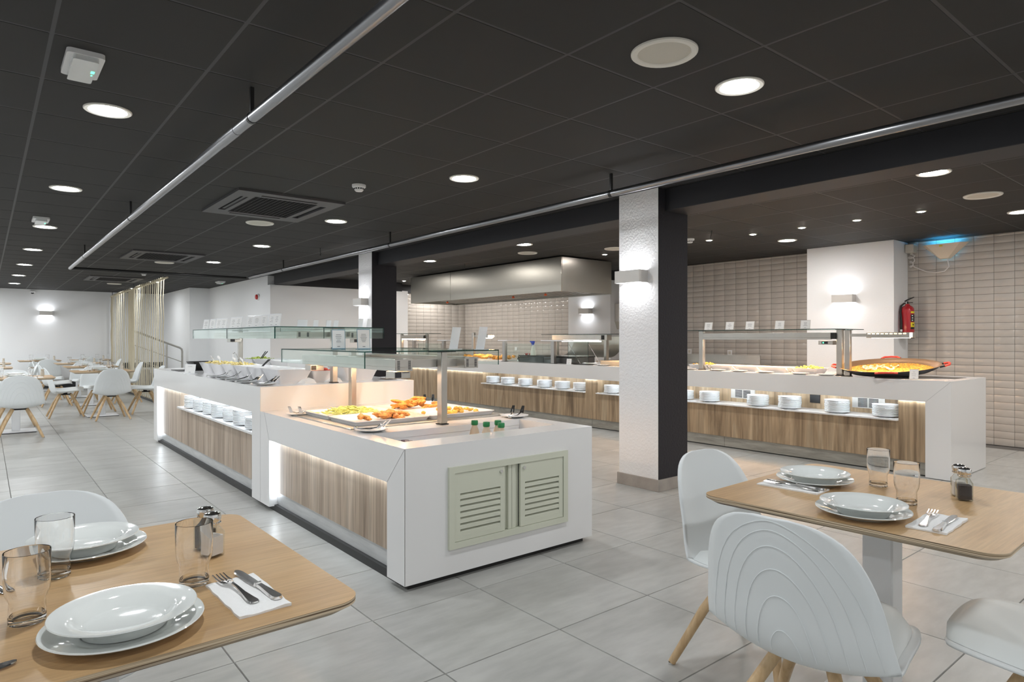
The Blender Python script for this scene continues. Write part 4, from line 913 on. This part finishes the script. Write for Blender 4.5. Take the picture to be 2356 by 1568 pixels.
for k, (y, lb) in enumerate(((8.27,'small red bowl close to the steel cruets'),(8.17,'small red bowl close to the spray bottle'))): solo('red_bowl', MB().lathe([(.012,0),(.028,.02),(.030,.03),(.026,.02),(0,.008)], 14), 'bright_red', lb, 'bowl', (7.05,y,ZR+.112), 0, 'small red bowls on the grill')
solo('wooden_box', MB().box(0,.34,0,.42,0,.06,b=.004).box(.01,.33,.01,.41,.06,.066), 'board_wood', 'pale wooden bread box beside the pillar', 'box', (6.93,6.06,ZR))
tag(ob('saucer', tong_plate_me, None, (6.83,6.33,ZR)), 'small white saucer in front of the wooden box', 'saucer', 'saucers along the serving counter')
tag(ob('plate', plate_me, None, (7.05,6.80,ZR+.0)), 'white plate lying behind the tinted glass screen', 'plate')
pt = thing('pastry_tray', 'long tray of golden pastries under the warm bulb lamp', 'tray', (7.0, 9.15, ZR)); part('tray', MB().box(-.16,.20,-.50,.75,0,.02,b=.004), 'melamine', pt)
pme = [MB().ell((0,0,0), (.052,.030,.026), 0, 9, 6, 0, 0, .15).mesh('pastry', 'pastry') for _ in range(3)]
for k in range(42):
    o = ob('pastry', random.choice(pme), None, (6.90+.085*(k%4)+random.uniform(-.01,.01), 8.75+.108*(k//4)+random.uniform(-.02,.02), ZR+.042+random.uniform(0,.045)), random.uniform(0,pi)); tag(o, 'golden pastry on the long tray, %s row from the grill, %s from its front edge' % (ORD[k//4+1], ORD[k%4+1]), 'pastry', 'golden pastries on the tray')
t = thing('bulb_lamp', 'steel post lamp with glowing bulbs over the pastries', 'heat lamp', (6.93, 9.62, ZR)); part('post', MB().box(-.025,.025,-.03,.03,0,.50,b=.003), 'steel', t); part('arm', MB().box(-.012,.012,-.22,-.03,.42,.445), 'steel', t); hd = part('lamp_head', MB().box(-.05,.05,-.56,-.20,.40,.455,b=.003), 'steel', t)
part('bulb', MB().ell((0,-.585,.428), (.022,.022,.022)), 'bulb_warm', hd, label='glowing bulb'); part('bulb', MB().ell((-.052,-.53,.428), (.012,.022,.022)), 'bulb_warm', hd, label='glowing bulb'); part('warm_panel', MB().box(-.035,.035,-.52,-.24,.393,.40), 'heat_light', hd, label='glowing warm panel')
# far guard frame near the end wall
t = thing('sneeze_guard', 'small steel sneeze guard beside the tiled end wall', 'sneeze guard', (6.95, 11.25, ZR))
for y in (0, 1.02): part('post', MB().box(-.025,.025,y-.03,y+.03,0,.49,b=.003), 'steel', t)
part('heat_lamp_bar', MB().box(-.05,.05,.05,1.0,.385,.46,b=.003), 'steel', t); part('glass_top', pane_box(MB(), -.20,.30,-.05,1.45,.49,.497), ['pane','pane_edge'], t, smooth=False); part('heating_tube', MB().box(-.02,.02,.1,.95,.376,.384), 'heat_light', t, label='glowing warm tube'); part('black_end', MB().box(-.055,-.045,.03,.06,.39,.45), 'rubber_black', t)
t = thing('arm_lamp', 'short steel arm lamp partly hidden behind the near pillar', 'heat lamp', (6.95, 5.62, ZR)); part('post', MB().box(-.02,.02,-.03,.03,0,.47), 'steel', t); h_ = part('lamp_head', MB().box(-.05,.05,.03,.42,.36,.42,b=.003), 'steel', t); part('glowing_slots', MB().box(-.0515,-.049,.10,.38,.398,.406), 'bulb_warm', h_, smooth=False); part('warm_panel', MB().box(-.035,.035,.08,.38,.353,.36), 'heat_light', h_, label='glowing warm panel')
# dispenser on the pilaster side
t = thing('towel_dispenser', 'grey towel dispenser on the white pilaster beside the pillar', 'dispenser', (9.10, 8.16, 1.60)); part('body', MB().prism(rrect(0,.26,-.16,0,.03),.0,.33), 'sconce_metal', t); part('chute', MB().add([(.02,-.14,0),(.24,-.14,0),(.24,0,0),(.02,0,0),(.08,-.03,-.14),(.22,-.03,-.14),(.22,0,-.14),(.08,0,-.14)], [(0,1,2,3),(7,6,5,4),(0,4,5,1),(1,5,6,2),(2,6,7,3),(3,7,4,0)]), 'speaker_cloth', t); part('window', MB().lathe([(.012,0),(0,.001)], 12, (0,0,0)).xf(Matrix.Translation((.06,-.161,.24)) @ Matrix.Rotation(pi/2,4,'X')), 'device_white', t)
# fire extinguisher
fe = thing('fire_extinguisher', 'red fire extinguisher hung on the tiles beside the white pilaster', 'fire extinguisher', (9.20, 3.245, 1.285))
part('cylinder', MB().lathe([(.074,.02),(.076,.03),(.076,.36),(.072,.385),(.055,.41),(.030,.425),(.024,.44)], 32), 'extinguisher_red', fe)
part('black_base', MB().lathe([(0,0),(.076,0),(.079,.006),(.079,.075),(.076,.078)], 32), 'rubber_black', fe, label='black rubber base')
part('valve', MB().lathe([(.022,.438),(.026,.445),(.020,.46),(.016,.475),(0,.478)], 16), 'chrome', fe); part('lever', MB().add([(-.012,-.07,.52),(.012,-.07,.52),(.012,.03,.47),(-.012,.03,.47),(-.012,-.075,.53),(.012,-.075,.53),(.012,-.01,.515),(-.012,.03,.485)], [(3,2,1,0),(4,5,6,7),(0,1,5,4),(1,2,6,5),(2,3,7,6),(3,0,4,7)]).box(-.010,.010,-.06,.03,.452,.462), 'rubber_black', fe)
part('hose', MB().tube([(-.01,.03,.455),(-.035,.06,.42),(-.075,.055,.33),(-.085,.04,.2),(-.088,.04,.10),(-.088,.045,.03)], .011, 10), 'rubber_black', fe); part('hose_tip', MB().tube([(-.088,.04,.115),(-.088,.042,.088)], .014, 10), 'device_white', fe, label='white hose ring')
def wrap(z0, z1, a0, a1, m, nm, lb):
    n = 8; q = MB()
    for k in range(n+1):
        a = a0+(a1-a0)*k/n; q.v += [(.0768*cos(a),.0768*sin(a),z0),(.0768*cos(a),.0768*sin(a),z1)]
        if k: q.f.append((2*k-2,2*k,2*k+1,2*k-1)); q.mi.append(0)
    part(nm, q, m, fe, label=lb)
a_ = -pi/2-.75
wrap(.322,.345,a_,a_+1.0,'yellow','label','yellow label strip'); wrap(.215,.305,a_,a_+.9,'rubber_black','label','black instruction label'); wrap(.145,.205,a_,a_+.9,'yellow','label','yellow label'); wrap(.118,.145,a_,a_+.9,'rubber_black','label','black label strip')
wrap(.285,.297,a_+.18,a_+.42,'paper','pictogram','white pictogram'); wrap(.255,.268,a_+.2,a_+.45,'paper','pictogram','white pictogram'); wrap(.225,.238,a_+.18,a_+.42,'paper','pictogram','white pictogram'); wrap(.165,.185,a_+.35,a_+.6,'rubber_black','pictogram','black pictogram')
# insect lamp with cable and junction box
fl_ = thing('insect_lamp', 'cream wall insect lamp glowing blue above its cover', 'insect lamp', (XR-.01, 2.89, 2.29))
part('cover', MB().add([(-.02,.26,.19),(-.02,-.26,.19),(-.02,-.06,.0),(-.02,.06,.0),(-.13,.19,.185),(-.13,-.19,.185),(-.07,-.045,.005),(-.07,.045,.005)], [(4,5,6,7),(0,4,7,3),(1,2,6,5),(2,3,7,6)]), 'cream', fl_, smooth=False)
part('base_plate', MB().add([(-.02,.24,.18),(-.02,-.24,.18),(-.02,-.06,.01),(-.02,.06,.01),(0,.24,.18),(0,-.24,.18),(0,-.06,.01),(0,.06,.01)], [(0,1,2,3),(7,6,5,4),(0,4,5,1),(1,5,6,2),(2,6,7,3),(3,7,4,0)]), 'cream', fl_, smooth=False); part('blue_tube', MB().tube([(-.055,-.13,.15),(-.055,.13,.15)], .010, 10), 'fly_light', fl_, label='glowing blue tube'); part('badge', MB().box(-.131,-.128,-.0,.035,.150,.165), 'yellow', fl_, smooth=False, label='small yellow badge')
cb = []
for k in range(40): a = k*.55; cb.append((XR-.04, 3.27-.012*sin(a*.7)+.028*cos(a)*(k>5), 2.40-.005*k+.022*sin(a)*(k>5)))
cb += [(XR-.03,3.19,2.19),(XR-.03,3.10,2.145),(XR-.03,3.0,2.125),(XR-.03,2.90,2.135),(XR-.03,2.85,2.19),(XR-.03,2.86,2.25),(XR-.035,2.87,2.292)]
solo('lamp_cable', MB().tube([(XR-.05,3.28,2.46)]+cb, .007, 6), 'cable_white', 'white looped cable running from the junction box to the insect lamp', 'cable')
solo('junction_box', MB().box(-.12,0,-.05,.05,-.06,.05,b=.005).tube([(-.06,0,-.06),(-.06,0,-.085)], .012, 8), 'speaker_cloth', 'grey junction box under the ceiling beside the pilaster', 'junction box', (XR-.01,3.27,2.46))
# alarm, camera
al = thing('fire_alarm', 'round red fire alarm on the grey white side wall', 'fire alarm', (4.39,13.68,2.142)); part('base', MB().lathe([(.07,0),(.07,.02),(.05,.03)], 24).xf(Matrix.Rotation(-pi/2,4,'Y')), 'device_white', al); part('sounder', MB().lathe([(.052,.028),(.050,.055),(.03,.065),(0,.066)], 24).xf(Matrix.Rotation(-pi/2,4,'Y')), 'red', al, label='red sounder')
sc = thing('security_camera', 'small white dome camera at the top of the far wall', 'camera', (.95,20.58,2.50)); part('base', MB().lathe([(.06,0),(.06,-.03),(.045,-.04)], 18), 'device_white', sc); part('dome', MB().ell((0,-.01,-.045), (.035,.035,.03)), 'display', sc)
# ================================================================ CHAIRS
PROF = [(.248,.424,.070,0),(.240,.434,.150,.002),(.205,.440,.205,.008),(.13,.432,.234,.020),(0,.412,.246,.036),(-.10,.402,.258,.048),(-.170,.415,.264,.058),(-.208,.480,.258,.062),(-.230,.58,.243,.058),(-.250,.66,.226,.050),(-.267,.73,.200,.038),(-.279,.78,.164,.024),(-.286,.812,.110,.010),(-.289,.824,.045,.002)]
def prof(v):
    n = len(PROF)-1; t = min(max(v,0),.99999)*n; i = int(t); f = t-i
    p = [PROF[min(max(i+k,0),n)] for k in (-1,0,1,2)]
    q = [.5*(2*p[1][c]+(p[2][c]-p[0][c])*f+(2*p[0][c]-5*p[1][c]+4*p[2][c]-p[3][c])*f*f+(3*p[1][c]-p[0][c]-3*p[2][c]+p[3][c])*f**3) for c in range(4)]
    q[1] -= .013; return q
def surf(u, v, off=0.0):
    y, z, hw, cu = prof(v); a = prof(min(v+.01,1)); b = prof(max(v-.01,0))
    ty, tz = a[0]-b[0], a[1]-b[1]; L = sqrt(ty*ty+tz*tz) or 1; ny, nz = tz/L, -ty/L
    k = cu*u*u+off
    return (hw*u, y+ny*k, z+nz*k)
def grid(us, vs, off=0.0):
    m = MB()
    for v in vs:
        for u in us: m.v.append(surf(u, v, off(u,v) if callable(off) else off))
    n = len(us)
    for j in range(len(vs)-1):
        for i in range(n-1): m.f.append((j*n+i, j*n+i+1, (j+1)*n+i+1, (j+1)*n+i)); m.mi.append(0)
    return m
def make_chair():
    t = thing('dining_chair', '', 'chair')
    N = 17; us = [-1+2*i/(N-1) for i in range(N)]; vs = [j/38 for j in range(39)]
    o = part('shell', grid(us, vs), 'chair_shell', t, ang=70); sm = o.modifiers.new('Solidify', 'SOLIDIFY'); sm.thickness = .010; sm.offset = 0
    pv = [.075+.38*j/12 for j in range(13)]; pu = [-.90+1.80*i/12 for i in range(13)]
    def top(u, v):
        a = min(1,(1-abs(u)/.90)*5); b = min(1, min(v-.075,.455-v)/.38*9); q = sqrt(max(0,a*(2-a)))*sqrt(max(0,b*(2-b))); return .006+(.034+.020*(1-(u/.9)**2))*q
    p = grid(pu, pv, top); q = grid(pu, pv, .0055); p.add(q.v, [f[::-1] for f in q.f]); part('seat_pad', p, 'chair_pad', t, ang=80)
    g = MB()
    for k in range(6):
        a = .16+.145*k; b = .070+.077*k; pts = []
        for i in range(25):
            th = pi*i/24; u = a*cos(th); v = .492+b*sin(th); pts.append(surf(u, v, -.0058))
        g.tube(pts, .0011, 4, cap=False)
    part('back_ridges', g, 'chair_shell', t)
    part('hub', MB().box(-.075,.075,-.075,.075,.362,.375,b=.004).lathe([(.03,.373),(.03,.398)], 12), 'rubber_black', t)
    lg = {}
    for sx in (-1,1):
        for sy in (-1,1):
            m = MB().tube([(sx*.075,sy*.075,.372),(sx*.15,sy*.15,.22),(sx*.236,sy*.236,.006)], .018, 14, rs=[.0185,.0185,.0145])
            l = part('leg', m, 'chair_wood', t); part('foot_glide', MB().lathe([(0,0),(.011,0),(.011,.007)], 10, (sx*.237,sy*.237,0)), 'sconce_metal', l)
            part('bolt', MB().lathe([(.008,0),(.006,.003),(0,.003)], 10).xf(Matrix.Translation((sx*.094,sy*.094+0,.342)) @ Matrix.Rotation(0,4,'X')), 'chrome', l)
    return t
ch0 = make_chair(); chf = [True]
def chair(x, y, rz, lb):
    if chf[0]: chf[0] = False; ch0.location = (x,y,0); ch0.rotation_euler = (0,0,rz); ch0['label'] = lb; ch0['group'] = 'white shell chairs on splayed wooden legs'; return ch0
    return dup(ch0, (x,y,0), rz, lb)
# rz turns local +y (the front)
chair(1.885, .907, -pi/2+.06, 'white shell chair with ridged back turned to us, at the oak table with pepper')
chair(2.325, 1.335, pi-.05, 'white shell chair between the oak table and the near pillar')
chair(2.27, .41, .0, 'white shell chair showing only its padded seat, beside the oak table')
chair(.14, 2.145, pi, 'white shell chair across the oak table with two tall shakers, facing us')
# ================================================================ TABLES
def make_table():
    t = thing('dining_table', '', 'table'); a = .425
    m = MB(); R = rrect(-a,a,-a,a,.055,8); R2 = rrect(-a+.022,a-.022,-a+.022,a-.022,.05,8); n = len(R)
    m.add([(x,y,.75) for x,y in R], [tuple(range(n))], 0)
    m.add([(x,y,.75) for x,y in R]+[(x,y,.739) for x,y in R]+[(x,y,.724) for x,y in R2], [(i,(i+1)%n,n+(i+1)%n,n+i) for i in range(n)]+[(n+i,n+(i+1)%n,2*n+(i+1)%n,2*n+i) for i in range(n)], 1)
    m.add([(x,y,.724) for x,y in R2], [tuple(range(n))[::-1]], 0)
    part('table_top', m, ['oak_top','plywood'], t, ang=30)
    part('column', MB().box(-.047,.047,-.047,.047,.012,.724,b=.006), 'table_white', t)
    part('base_plate', MB().box(-.225,.225,-.225,.225,.008,.016,b=.003), 'table_white', t); part('base_rim', MB().box(-.218,.218,-.218,.218,0,.008), 'rubber_black', t, smooth=False); part('top_bracket', MB().box(-.16,.16,-.16,.16,.716,.724), 'rubber_black', t, smooth=False)
    return t
tb0 = make_table(); tbf = [True]
def table(x, y, rz, lb):
    if tbf[0]: tbf[0] = False; tb0.location = (x,y,0); tb0.rotation_euler = (0,0,rz); tb0['label'] = lb; tb0['group'] = 'square oak topped tables'; return tb0
    return dup(tb0, (x,y,0), rz, lb)
table(.175, 1.64, .012, 'square oak table laid for two with salt and pepper, closest to the camera')
table(2.335, .90, .03, 'square oak table between the ridged chair and the pillar')
# ================================================================ TABLEWARE
TT = .75
dp = MB().lathe([(0,.004),(.075,.004),(.080,.0),(.086,.004),(.100,.010),(.128,.0185),(.1305,.0205),(.1295,.0225),(.099,.0155),(.086,.0105),(.078,.008),(0,.0075)], 64)
flat_me = dp.mesh('dinner_plate', 'porcelain', ang=60)
sp = MB().lathe([(0,.005),(.060,.005),(.062,0),(.068,0),(.072,.008),(.082,.022),(.095,.0265),(.115,.0315),(.118,.0335),(.117,.0355),(.094,.0325),(.080,.0275),(.068,.013),(.058,.0095),(0,.009)], 64)
soup_me = sp.mesh('soup_plate', 'porcelain', ang=60)
gl = MB().lathe([(0,.004),(.022,.003),(.027,.0),(.0295,.002),(.0300,.012),(.0288,.030),(.0290,.042),(.0345,.056),(.0365,.072),(.0370,.10),(.0375,.1325),(.0371,.1335),(.0363,.1325),(.0360,.10),(.0355,.072),(.0335,.057),(.0280,.043),(.0276,.030),(.0282,.016),(.024,.011),(0,.010)], 48)
glass_me = gl.mesh('tumbler', 'clear_glass', ang=32)
def flat_cutlery():
    f = MB()
    def ribbon(pts, th=.0016, dome=.0):
        """pts: (y, halfwidth, z)"""
        n = len(pts); vs = []
        for y, h_, z in pts: vs += [(-h_,y,z),(h_,y,z),(-h_*.8,y,z+th),(h_*.8,y,z+th)]
        fs = []
        for i in range(n-1):
            a, b = 4*i, 4*i+4; fs += [(a+2,a+3,b+3,b+2),(a,b,b+1,a+1),(a,a+2,b+2,b),(a+1,b+1,b+3,a+3)]
        fs += [(0,1,3,2),(4*n-4,4*n-2,4*n-1,4*n-3)]; return vs, fs
    handle = [(-.100,.004,.002),(-.097,.009,.002),(-.088,.0115,.002),(-.070,.0095,.0025),(-.040,.0055,.005),(-.010,.0035,.009),(.012,.0034,.010),(.022,.006,.009),(.034,.0115,.007),(.046,.0135,.006)]
    f.add(*ribbon(handle, .0026))
    for k in range(4):
        cx = -.0112+.00747*k; v, q = ribbon([(.045,.0022,.006),(.070,.0020,.006),(.092,.0012,.009)], .0018); f.add([(x+cx,y,z) for x,y,z in v], q)
    kn = MB(); v, q = ribbon([(-.110,.004,.002),(-.107,.009,.002),(-.098,.0115,.002),(-.075,.010,.002),(-.035,.0065,.003),(-.012,.0062,.003)], .0055); kn.add(v, q)
    v, q = ribbon([(-.013,.0085,.002),(-.007,.0085,.002)], .008); kn.add(v, q)
    v, q = ribbon([(-.008,.008,.004),(.02,.0095,.004),(.07,.0105,.004),(.092,.0095,.004),(.103,.006,.004),(.106,.002,.004)], .0018); kn.add(v, q)
    s_ = MB(); s_.add(*ribbon([(-.100,.004,.002),(-.097,.009,.002),(-.088,.011,.002),(-.070,.0095,.0025),(-.040,.0055,.005),(.0,.0035,.009),(.03,.0036,.008)], .0026)); s_.ell((0,.055,.008), (.030,.019,.0045), pi/2, 14, 8)
    return f, kn, s_
fk, kn, spo = flat_cutlery(); fork_me = fk.mesh('fork', 'cutlery', ang=50); knife_me = kn.mesh('knife', 'cutlery', ang=40); spoon_me = spo.mesh('spoon', 'cutlery', ang=60)
def napkin_mesh(wx, wy, seed):
    rr = random.Random(seed); m = MB(); n = 8
    for q, z in ((0,.0),(1,.0035)):
        for j in range(n+1):
            for i in range(n+1):
                x = -wx/2+wx*i/n; y = -wy/2+wy*j/n; z_ = z*(1 + .5*rr.random())+ (.003*max(0,(i-6)/2)*rr.random() if q else 0); m.v.append((x+.0012*sin(9*y*10), y+.001*sin(70*x), z_))
    o = (n+1)**2
    for j in range(n):
        for i in range(n):
            a = j*(n+1)+i; m.f += [(a,a+n+1,a+n+2,a+1),(o+a,o+a+1,o+a+n+2,o+a+n+1)]; m.mi += [0,0]
    ring = [i for i in range(n)]+[n+(n+1)*j for j in range(n)]+[o-1-i for i in range(n)]+[(n+1)*(n-j) for j in range(n)]
    for k in range(len(ring)): a, b = ring[k], ring[(k+1)%len(ring)]; m.f.append((a,b,o+b,o+a)); m.mi.append(0)
    return m.mesh('napkin', 'napkin', ang=60)
nap_me = napkin_mesh(.10,.215,3)
def ware(name, me, x, y, z, rz, lb, cat, grp=None): return tag(ob(name, me, None, (x,y,z), rz), lb, cat, grp)
def setting(px, py, where, dx=.0, dy=.0):
    ware('dinner_plate', flat_me, px, py, TT, 0, 'flat white plate under the soup plate, '+where.replace('in front of', 'before'), 'plate', 'laid dinner plates')
    ware('soup_plate', soup_me, px+dx, py+dy, TT+.0095, 0, 'white soup plate on top, '+where, 'plate', 'laid soup plates')
def place_napkin(x, y, rz, where, fork=(-.022,.01,.0), knife=(.022,.012,-.0)):
    c_, s_ = cos(rz), sin(rz)
    ware('napkin', nap_me, x, y, TT, rz, 'white paper napkin, '+where, 'napkin', 'napkins laid on the tables')
    for nm, me, q in (('fork',fork_me,fork),('knife',knife_me,knife)):
        ware(nm, me, x+q[0]*c_-q[1]*s_, y+q[0]*s_+q[1]*c_, TT+.0042, rz+q[2], 'silver %s on napkin, %s' % (nm, where), nm, nm+'s laid on napkins')
setting(.197, 1.353, 'nearest the camera on the shaker table'); setting(.197, 1.915, 'in front of the facing chair on the shaker table', -.006, -.004)
setting(2.05, .845, 'in front of the ridged chair', -.012, -.006); setting(2.367, 1.145, 'across from the pillar chair', -.010, -.006)
# the near table's napkin with tines beyond the paper
place_napkin(.420, 1.382, .03, 'by the plate nearest the camera', (-.012,.036,-.12+.2), (.030,.034,.12-.05))
place_napkin(-.03, 1.90, pi+.05, 'by the far plate of the shaker table', (-.02,.01,0), (.02,.01,0))
ware('spoon', spoon_me, .0, 1.80, TT, .4, 'silver spoon beyond the tumblers on the shaker table', 'spoon'); ware('knife', knife_me, -.06, 1.30, TT+.0, -1.25, 'silver knife lying alone at the edge of the shaker table', 'knife')
place_napkin(2.118, .670, -pi/2+.05, 'beside the near plate of the pepper table', (-.026,.015,.12), (.022,.0,.03))
place_napkin(2.235, 1.160, .05, 'beside the far plate of the pepper table', (-.018,.0,.04), (.020,.0,-.03))
for x, y, lb in ((.062,1.515,'clear tumbler in front of another glass on the shaker table'),(.122,1.765,'clear tumbler before the far soup plate on the shaker table'),(.352,1.522,'clear tumbler beside the salt shaker and napkin'),(2.295,.812,'clear tumbler beside the near plate of the pepper table'),(2.495,.975,'clear tumbler farther back on the pepper table')):
    ware('tumbler', glass_me, x, y, TT, random.uniform(0,6), lb, 'glass', 'clear drinking tumblers')
def shaker(x, y, fill, lb):
    t = thing('shaker', lb, 'shaker', (x,y,TT), .5, 'glass salt and pepper shakers'); a = .0215
    m = MB()
    def sq(r, z, c): return [(px,py,z) for px,py in rrect(-r,r,-r,r,c,3)]
    rings = [sq(a-.003,0,.006), sq(a,.004,.007), sq(a,.058,.007), sq(a-.004,.066,.010), sq(.0145,.074,.0140), sq(.0145,.082,.0140)]; n = len(rings[0]); vs = sum(rings, []); fs = []
    for k in range(len(rings)-1):
        for i in range(n): fs.append((k*n+i,k*n+(i+1)%n,(k+1)*n+(i+1)%n,(k+1)*n+i))
    fs.append(tuple(range(n))[::-1]); fs.append(tuple((len(rings)-1)*n+i for i in range(n))); m.add(vs, fs); part('glass_body', m, 'pane_jar', t, ang=30)
    part('contents', MB().prism(rrect(-a+.003,a-.003,-a+.003,a-.003,.005,3), .006, .050), fill, t)
    c_ = part('metal_cap', MB().lathe([(.0170,.078),(.0185,.081),(.0178,.085),(.0190,.088),(.0205,.096),(.0190,.103),(.012,.107),(0,.108)], 28), 'chrome', t, label='domed chrome cap')
    b = MB()
    for k in range(18): q = 2*pi*k/18; b.ell((.0182*cos(q),.0182*sin(q),.0815), (.0022,.0022,.0022), 0, 5, 4)
    part('beaded_ring', b, 'chrome', c_)
pane_mat('pane_jar', (.93,.94,.93), 1.4)
shaker(.432, 1.690, 'salt', 'glass salt shaker with domed chrome cap behind the tumbler'); shaker(.432, 1.755, 'pepper', 'glass pepper shaker with domed chrome cap behind the salt')
shaker(2.498, .712, 'pepper', 'glass pepper shaker half full beside the napkin'); shaker(2.550, .742, 'salt', 'glass shaker hidden behind the half full pepper')

# ================================================================ FAR DINING AREA
ROWN = {'A':'outer row', 'B':'row beside the rope screen'}
FT = [(.335,11.25,'A',1),(-.02,15.35,'A',2),(.02,17.9,'A',3),(1.52,12.72,'B',1),(1.60,14.95,'B',2),(1.60,17.05,'B',3),(1.05,19.75,'A',4),(2.10,19.75,'B',4),(-1.3,12.6,'A',5),(-1.3,15.6,'A',6)]
lab = {}
for x, y, r, k in FT:
    lb = 'square oak table in the far dining area, %s in the %s' % (ORD[k], ROWN[r]); table(x, y, 0, lb)
    # place settings are too small to show more than plates, glasses and napkins
    for q, (dx, dy) in enumerate(((0,-.27),(0,.27))):
        wh = 'on the %s side, %s table, %s' % (('closer','farther')[q], ORD[k], ROWN[r])
        ware('dinner_plate', flat_me, x+dx, y+dy, TT, 0, 'flat white plate %s' % wh, 'plate', 'plates on the far tables')
        ware('soup_plate', soup_me, x+dx, y+dy, TT+.0095, 0, 'soup plate stacked up %s' % wh, 'plate', 'soup plates on the far tables')
        sgn = -1 if q else 1
        ware('tumbler', glass_me, x-.17*sgn, y+dy*.35, TT, 0, 'drinking tumbler %s' % wh, 'glass', 'tumblers on the far tables')
        ware('napkin', nap_me, x+.24*sgn, y+dy*.95, TT, 0 if q == 0 else pi, 'white napkin %s' % wh, 'napkin', 'napkins on the far tables')
        ware('fork', fork_me, x+.22*sgn, y+dy*.95, TT+.004, 0 if q == 0 else pi, 'small silver fork %s' % wh, 'fork', 'forks on the far tables')
    sh = ware('shaker', MB().lathe([(0,0),(.022,0),(.022,.065),(.016,.078),(.020,.085),(.020,.10),(0,.108)], 10).mesh('shaker','speaker_cloth'), x+.30, y+.06, TT, 0, 'small grey shaker on the %s table of the %s' % (ORD[k], ROWN[r]), 'shaker', 'shakers on the far tables')
FC = [(.355,10.56,0,'back turned to us, at the first table of the outer row'),(1.56,12.05,.03,'back turned to us, at the first table beside the rope screen'),
      (2.16,12.72,pi/2,'in profile between the first table and the island corner'),(1.03,12.90,-pi/2,'facing the rope screen across the first table'),
      (2.22,15.05,pi/2,'in front of the dense ropes, at the second table'),(1.06,15.10,-pi/2,'facing the rope screen at the second table'),
      (1.06,16.75,-pi/2-.2,'facing the rope screen at the third table'),(2.2,17.6,pi/2,'beside the ropes at the third table'),
      (1.12,18.35,0,'grey in shade, back turned at the fourth table of the outer row'),(1.1,20.25,pi,'against the far wall behind the fourth outer table'),
      (-.02,14.55,.0,'back turned at the second table of the outer row'),(.02,17.1,0,'back turned at the third table of the outer row'),(.55,15.75,pi/2,'beside the second table of the outer row'),
      (.02,18.6,pi,'facing us behind the third table of the outer row'),(2.05,19.05,0,'back turned at the last table beside the ropes'),(2.1,20.25,pi,'against the far wall near the rope screen'),
      (-.3,11.25,-pi/2,'at the side of the first outer table'),(.34,12.0,pi,'facing us behind the first outer table'),(1.55,13.45,pi,'facing us behind the first table by the ropes'),(1.6,15.75,pi,'facing us behind the second table by the ropes')]
for x, y, rz, lb in FC: chair(x, y, rz, 'white shell chair ' + lb)
# ================================================================ ROPE SCREEN and STAIR RAIL
rs = thing('rope_screen', 'screen of cream ropes hung from ceiling to floor beside the far tables', 'rope screen', (2.66, 13.85, 0))
part('top_rail', MB().tube([(0,-.35,2.43),(0,6.70,2.43)], .018, 10), 'rope', rs); part('floor_rail', MB().box(-.03,.03,0,6.7,0,.035), 'dark_skirt', rs, smooth=False)
rp = MB(); nn = 12
rp.tube([(.006*sin(k*1.7),.008*sin(k*2.1),.035+2.40*k/nn) for k in range(nn+1)], .0100, 6)
rme = rp.mesh('rope', 'rope', ang=60)
ys = []; y = .02
while y < 6.6:
    ys.append(y); dense = 2.95 < y < 3.85 or y > 6.1
    y += .034 if dense else (.205 if y < 2.95 else .27)
for k, y in enumerate(ys): o = ob('rope', rme, rs, (random.uniform(-.006,.006), y, 0), random.uniform(-.3,.3))
kt = MB()
for y in ys:
    if not (2.95 < y < 3.85 or y > 6.1): kt.tube([(-.03,y-.02,2.43),(0,y,2.47),(.03,y+.03,2.43),(0,y+.01,2.395),(-.03,y-.02,2.43)], .009, 5); kt.tube([(-.02,y,.05),(.02,y+.02,.12),(-.01,y+.05,.05)], .010, 5)
o = part('rope_knots', kt, 'rope', rs); o['kind'] = 'stuff'
for y in (0, 3.2, 6.4): part('rail_hanger', MB().box(-.006,.006,y-.006,y+.006,2.44,CEIL), 'pipe_black', rs, smooth=False)
hr = thing('stair_handrail', 'tubular steel stair handrail behind the rope screen', 'handrail', (2.74, 17.8, 0))
pts = [(0,0,1.46),(.02,0,1.47),(.10,0,1.445),(1.05,0,1.055),(1.09,0,1.02),(1.10,0,.97),(1.10,0,.02)]
part('top_rail', MB().tube(pts, .024, 10), 'steel', hr)
part('post', MB().tube([(0,0,1.46),(0,0,0)], .022, 10), 'steel', hr); part('post', MB().tube([(.12,0,1.43),(.12,0,0)], .022, 10), 'steel', hr); part('post', MB().tube([(.43,0,1.31),(.43,0,0)], .022, 10), 'steel', hr); part('post', MB().tube([(.75,0,1.18),(.75,0,0)], .022, 10), 'steel', hr)
for dz in (.33,.66): part('mid_rail', MB().tube([(0,0,1.47-dz),(.10,0,1.44-dz),(1.10,0,1.03-dz)], .010, 8), 'steel', hr)
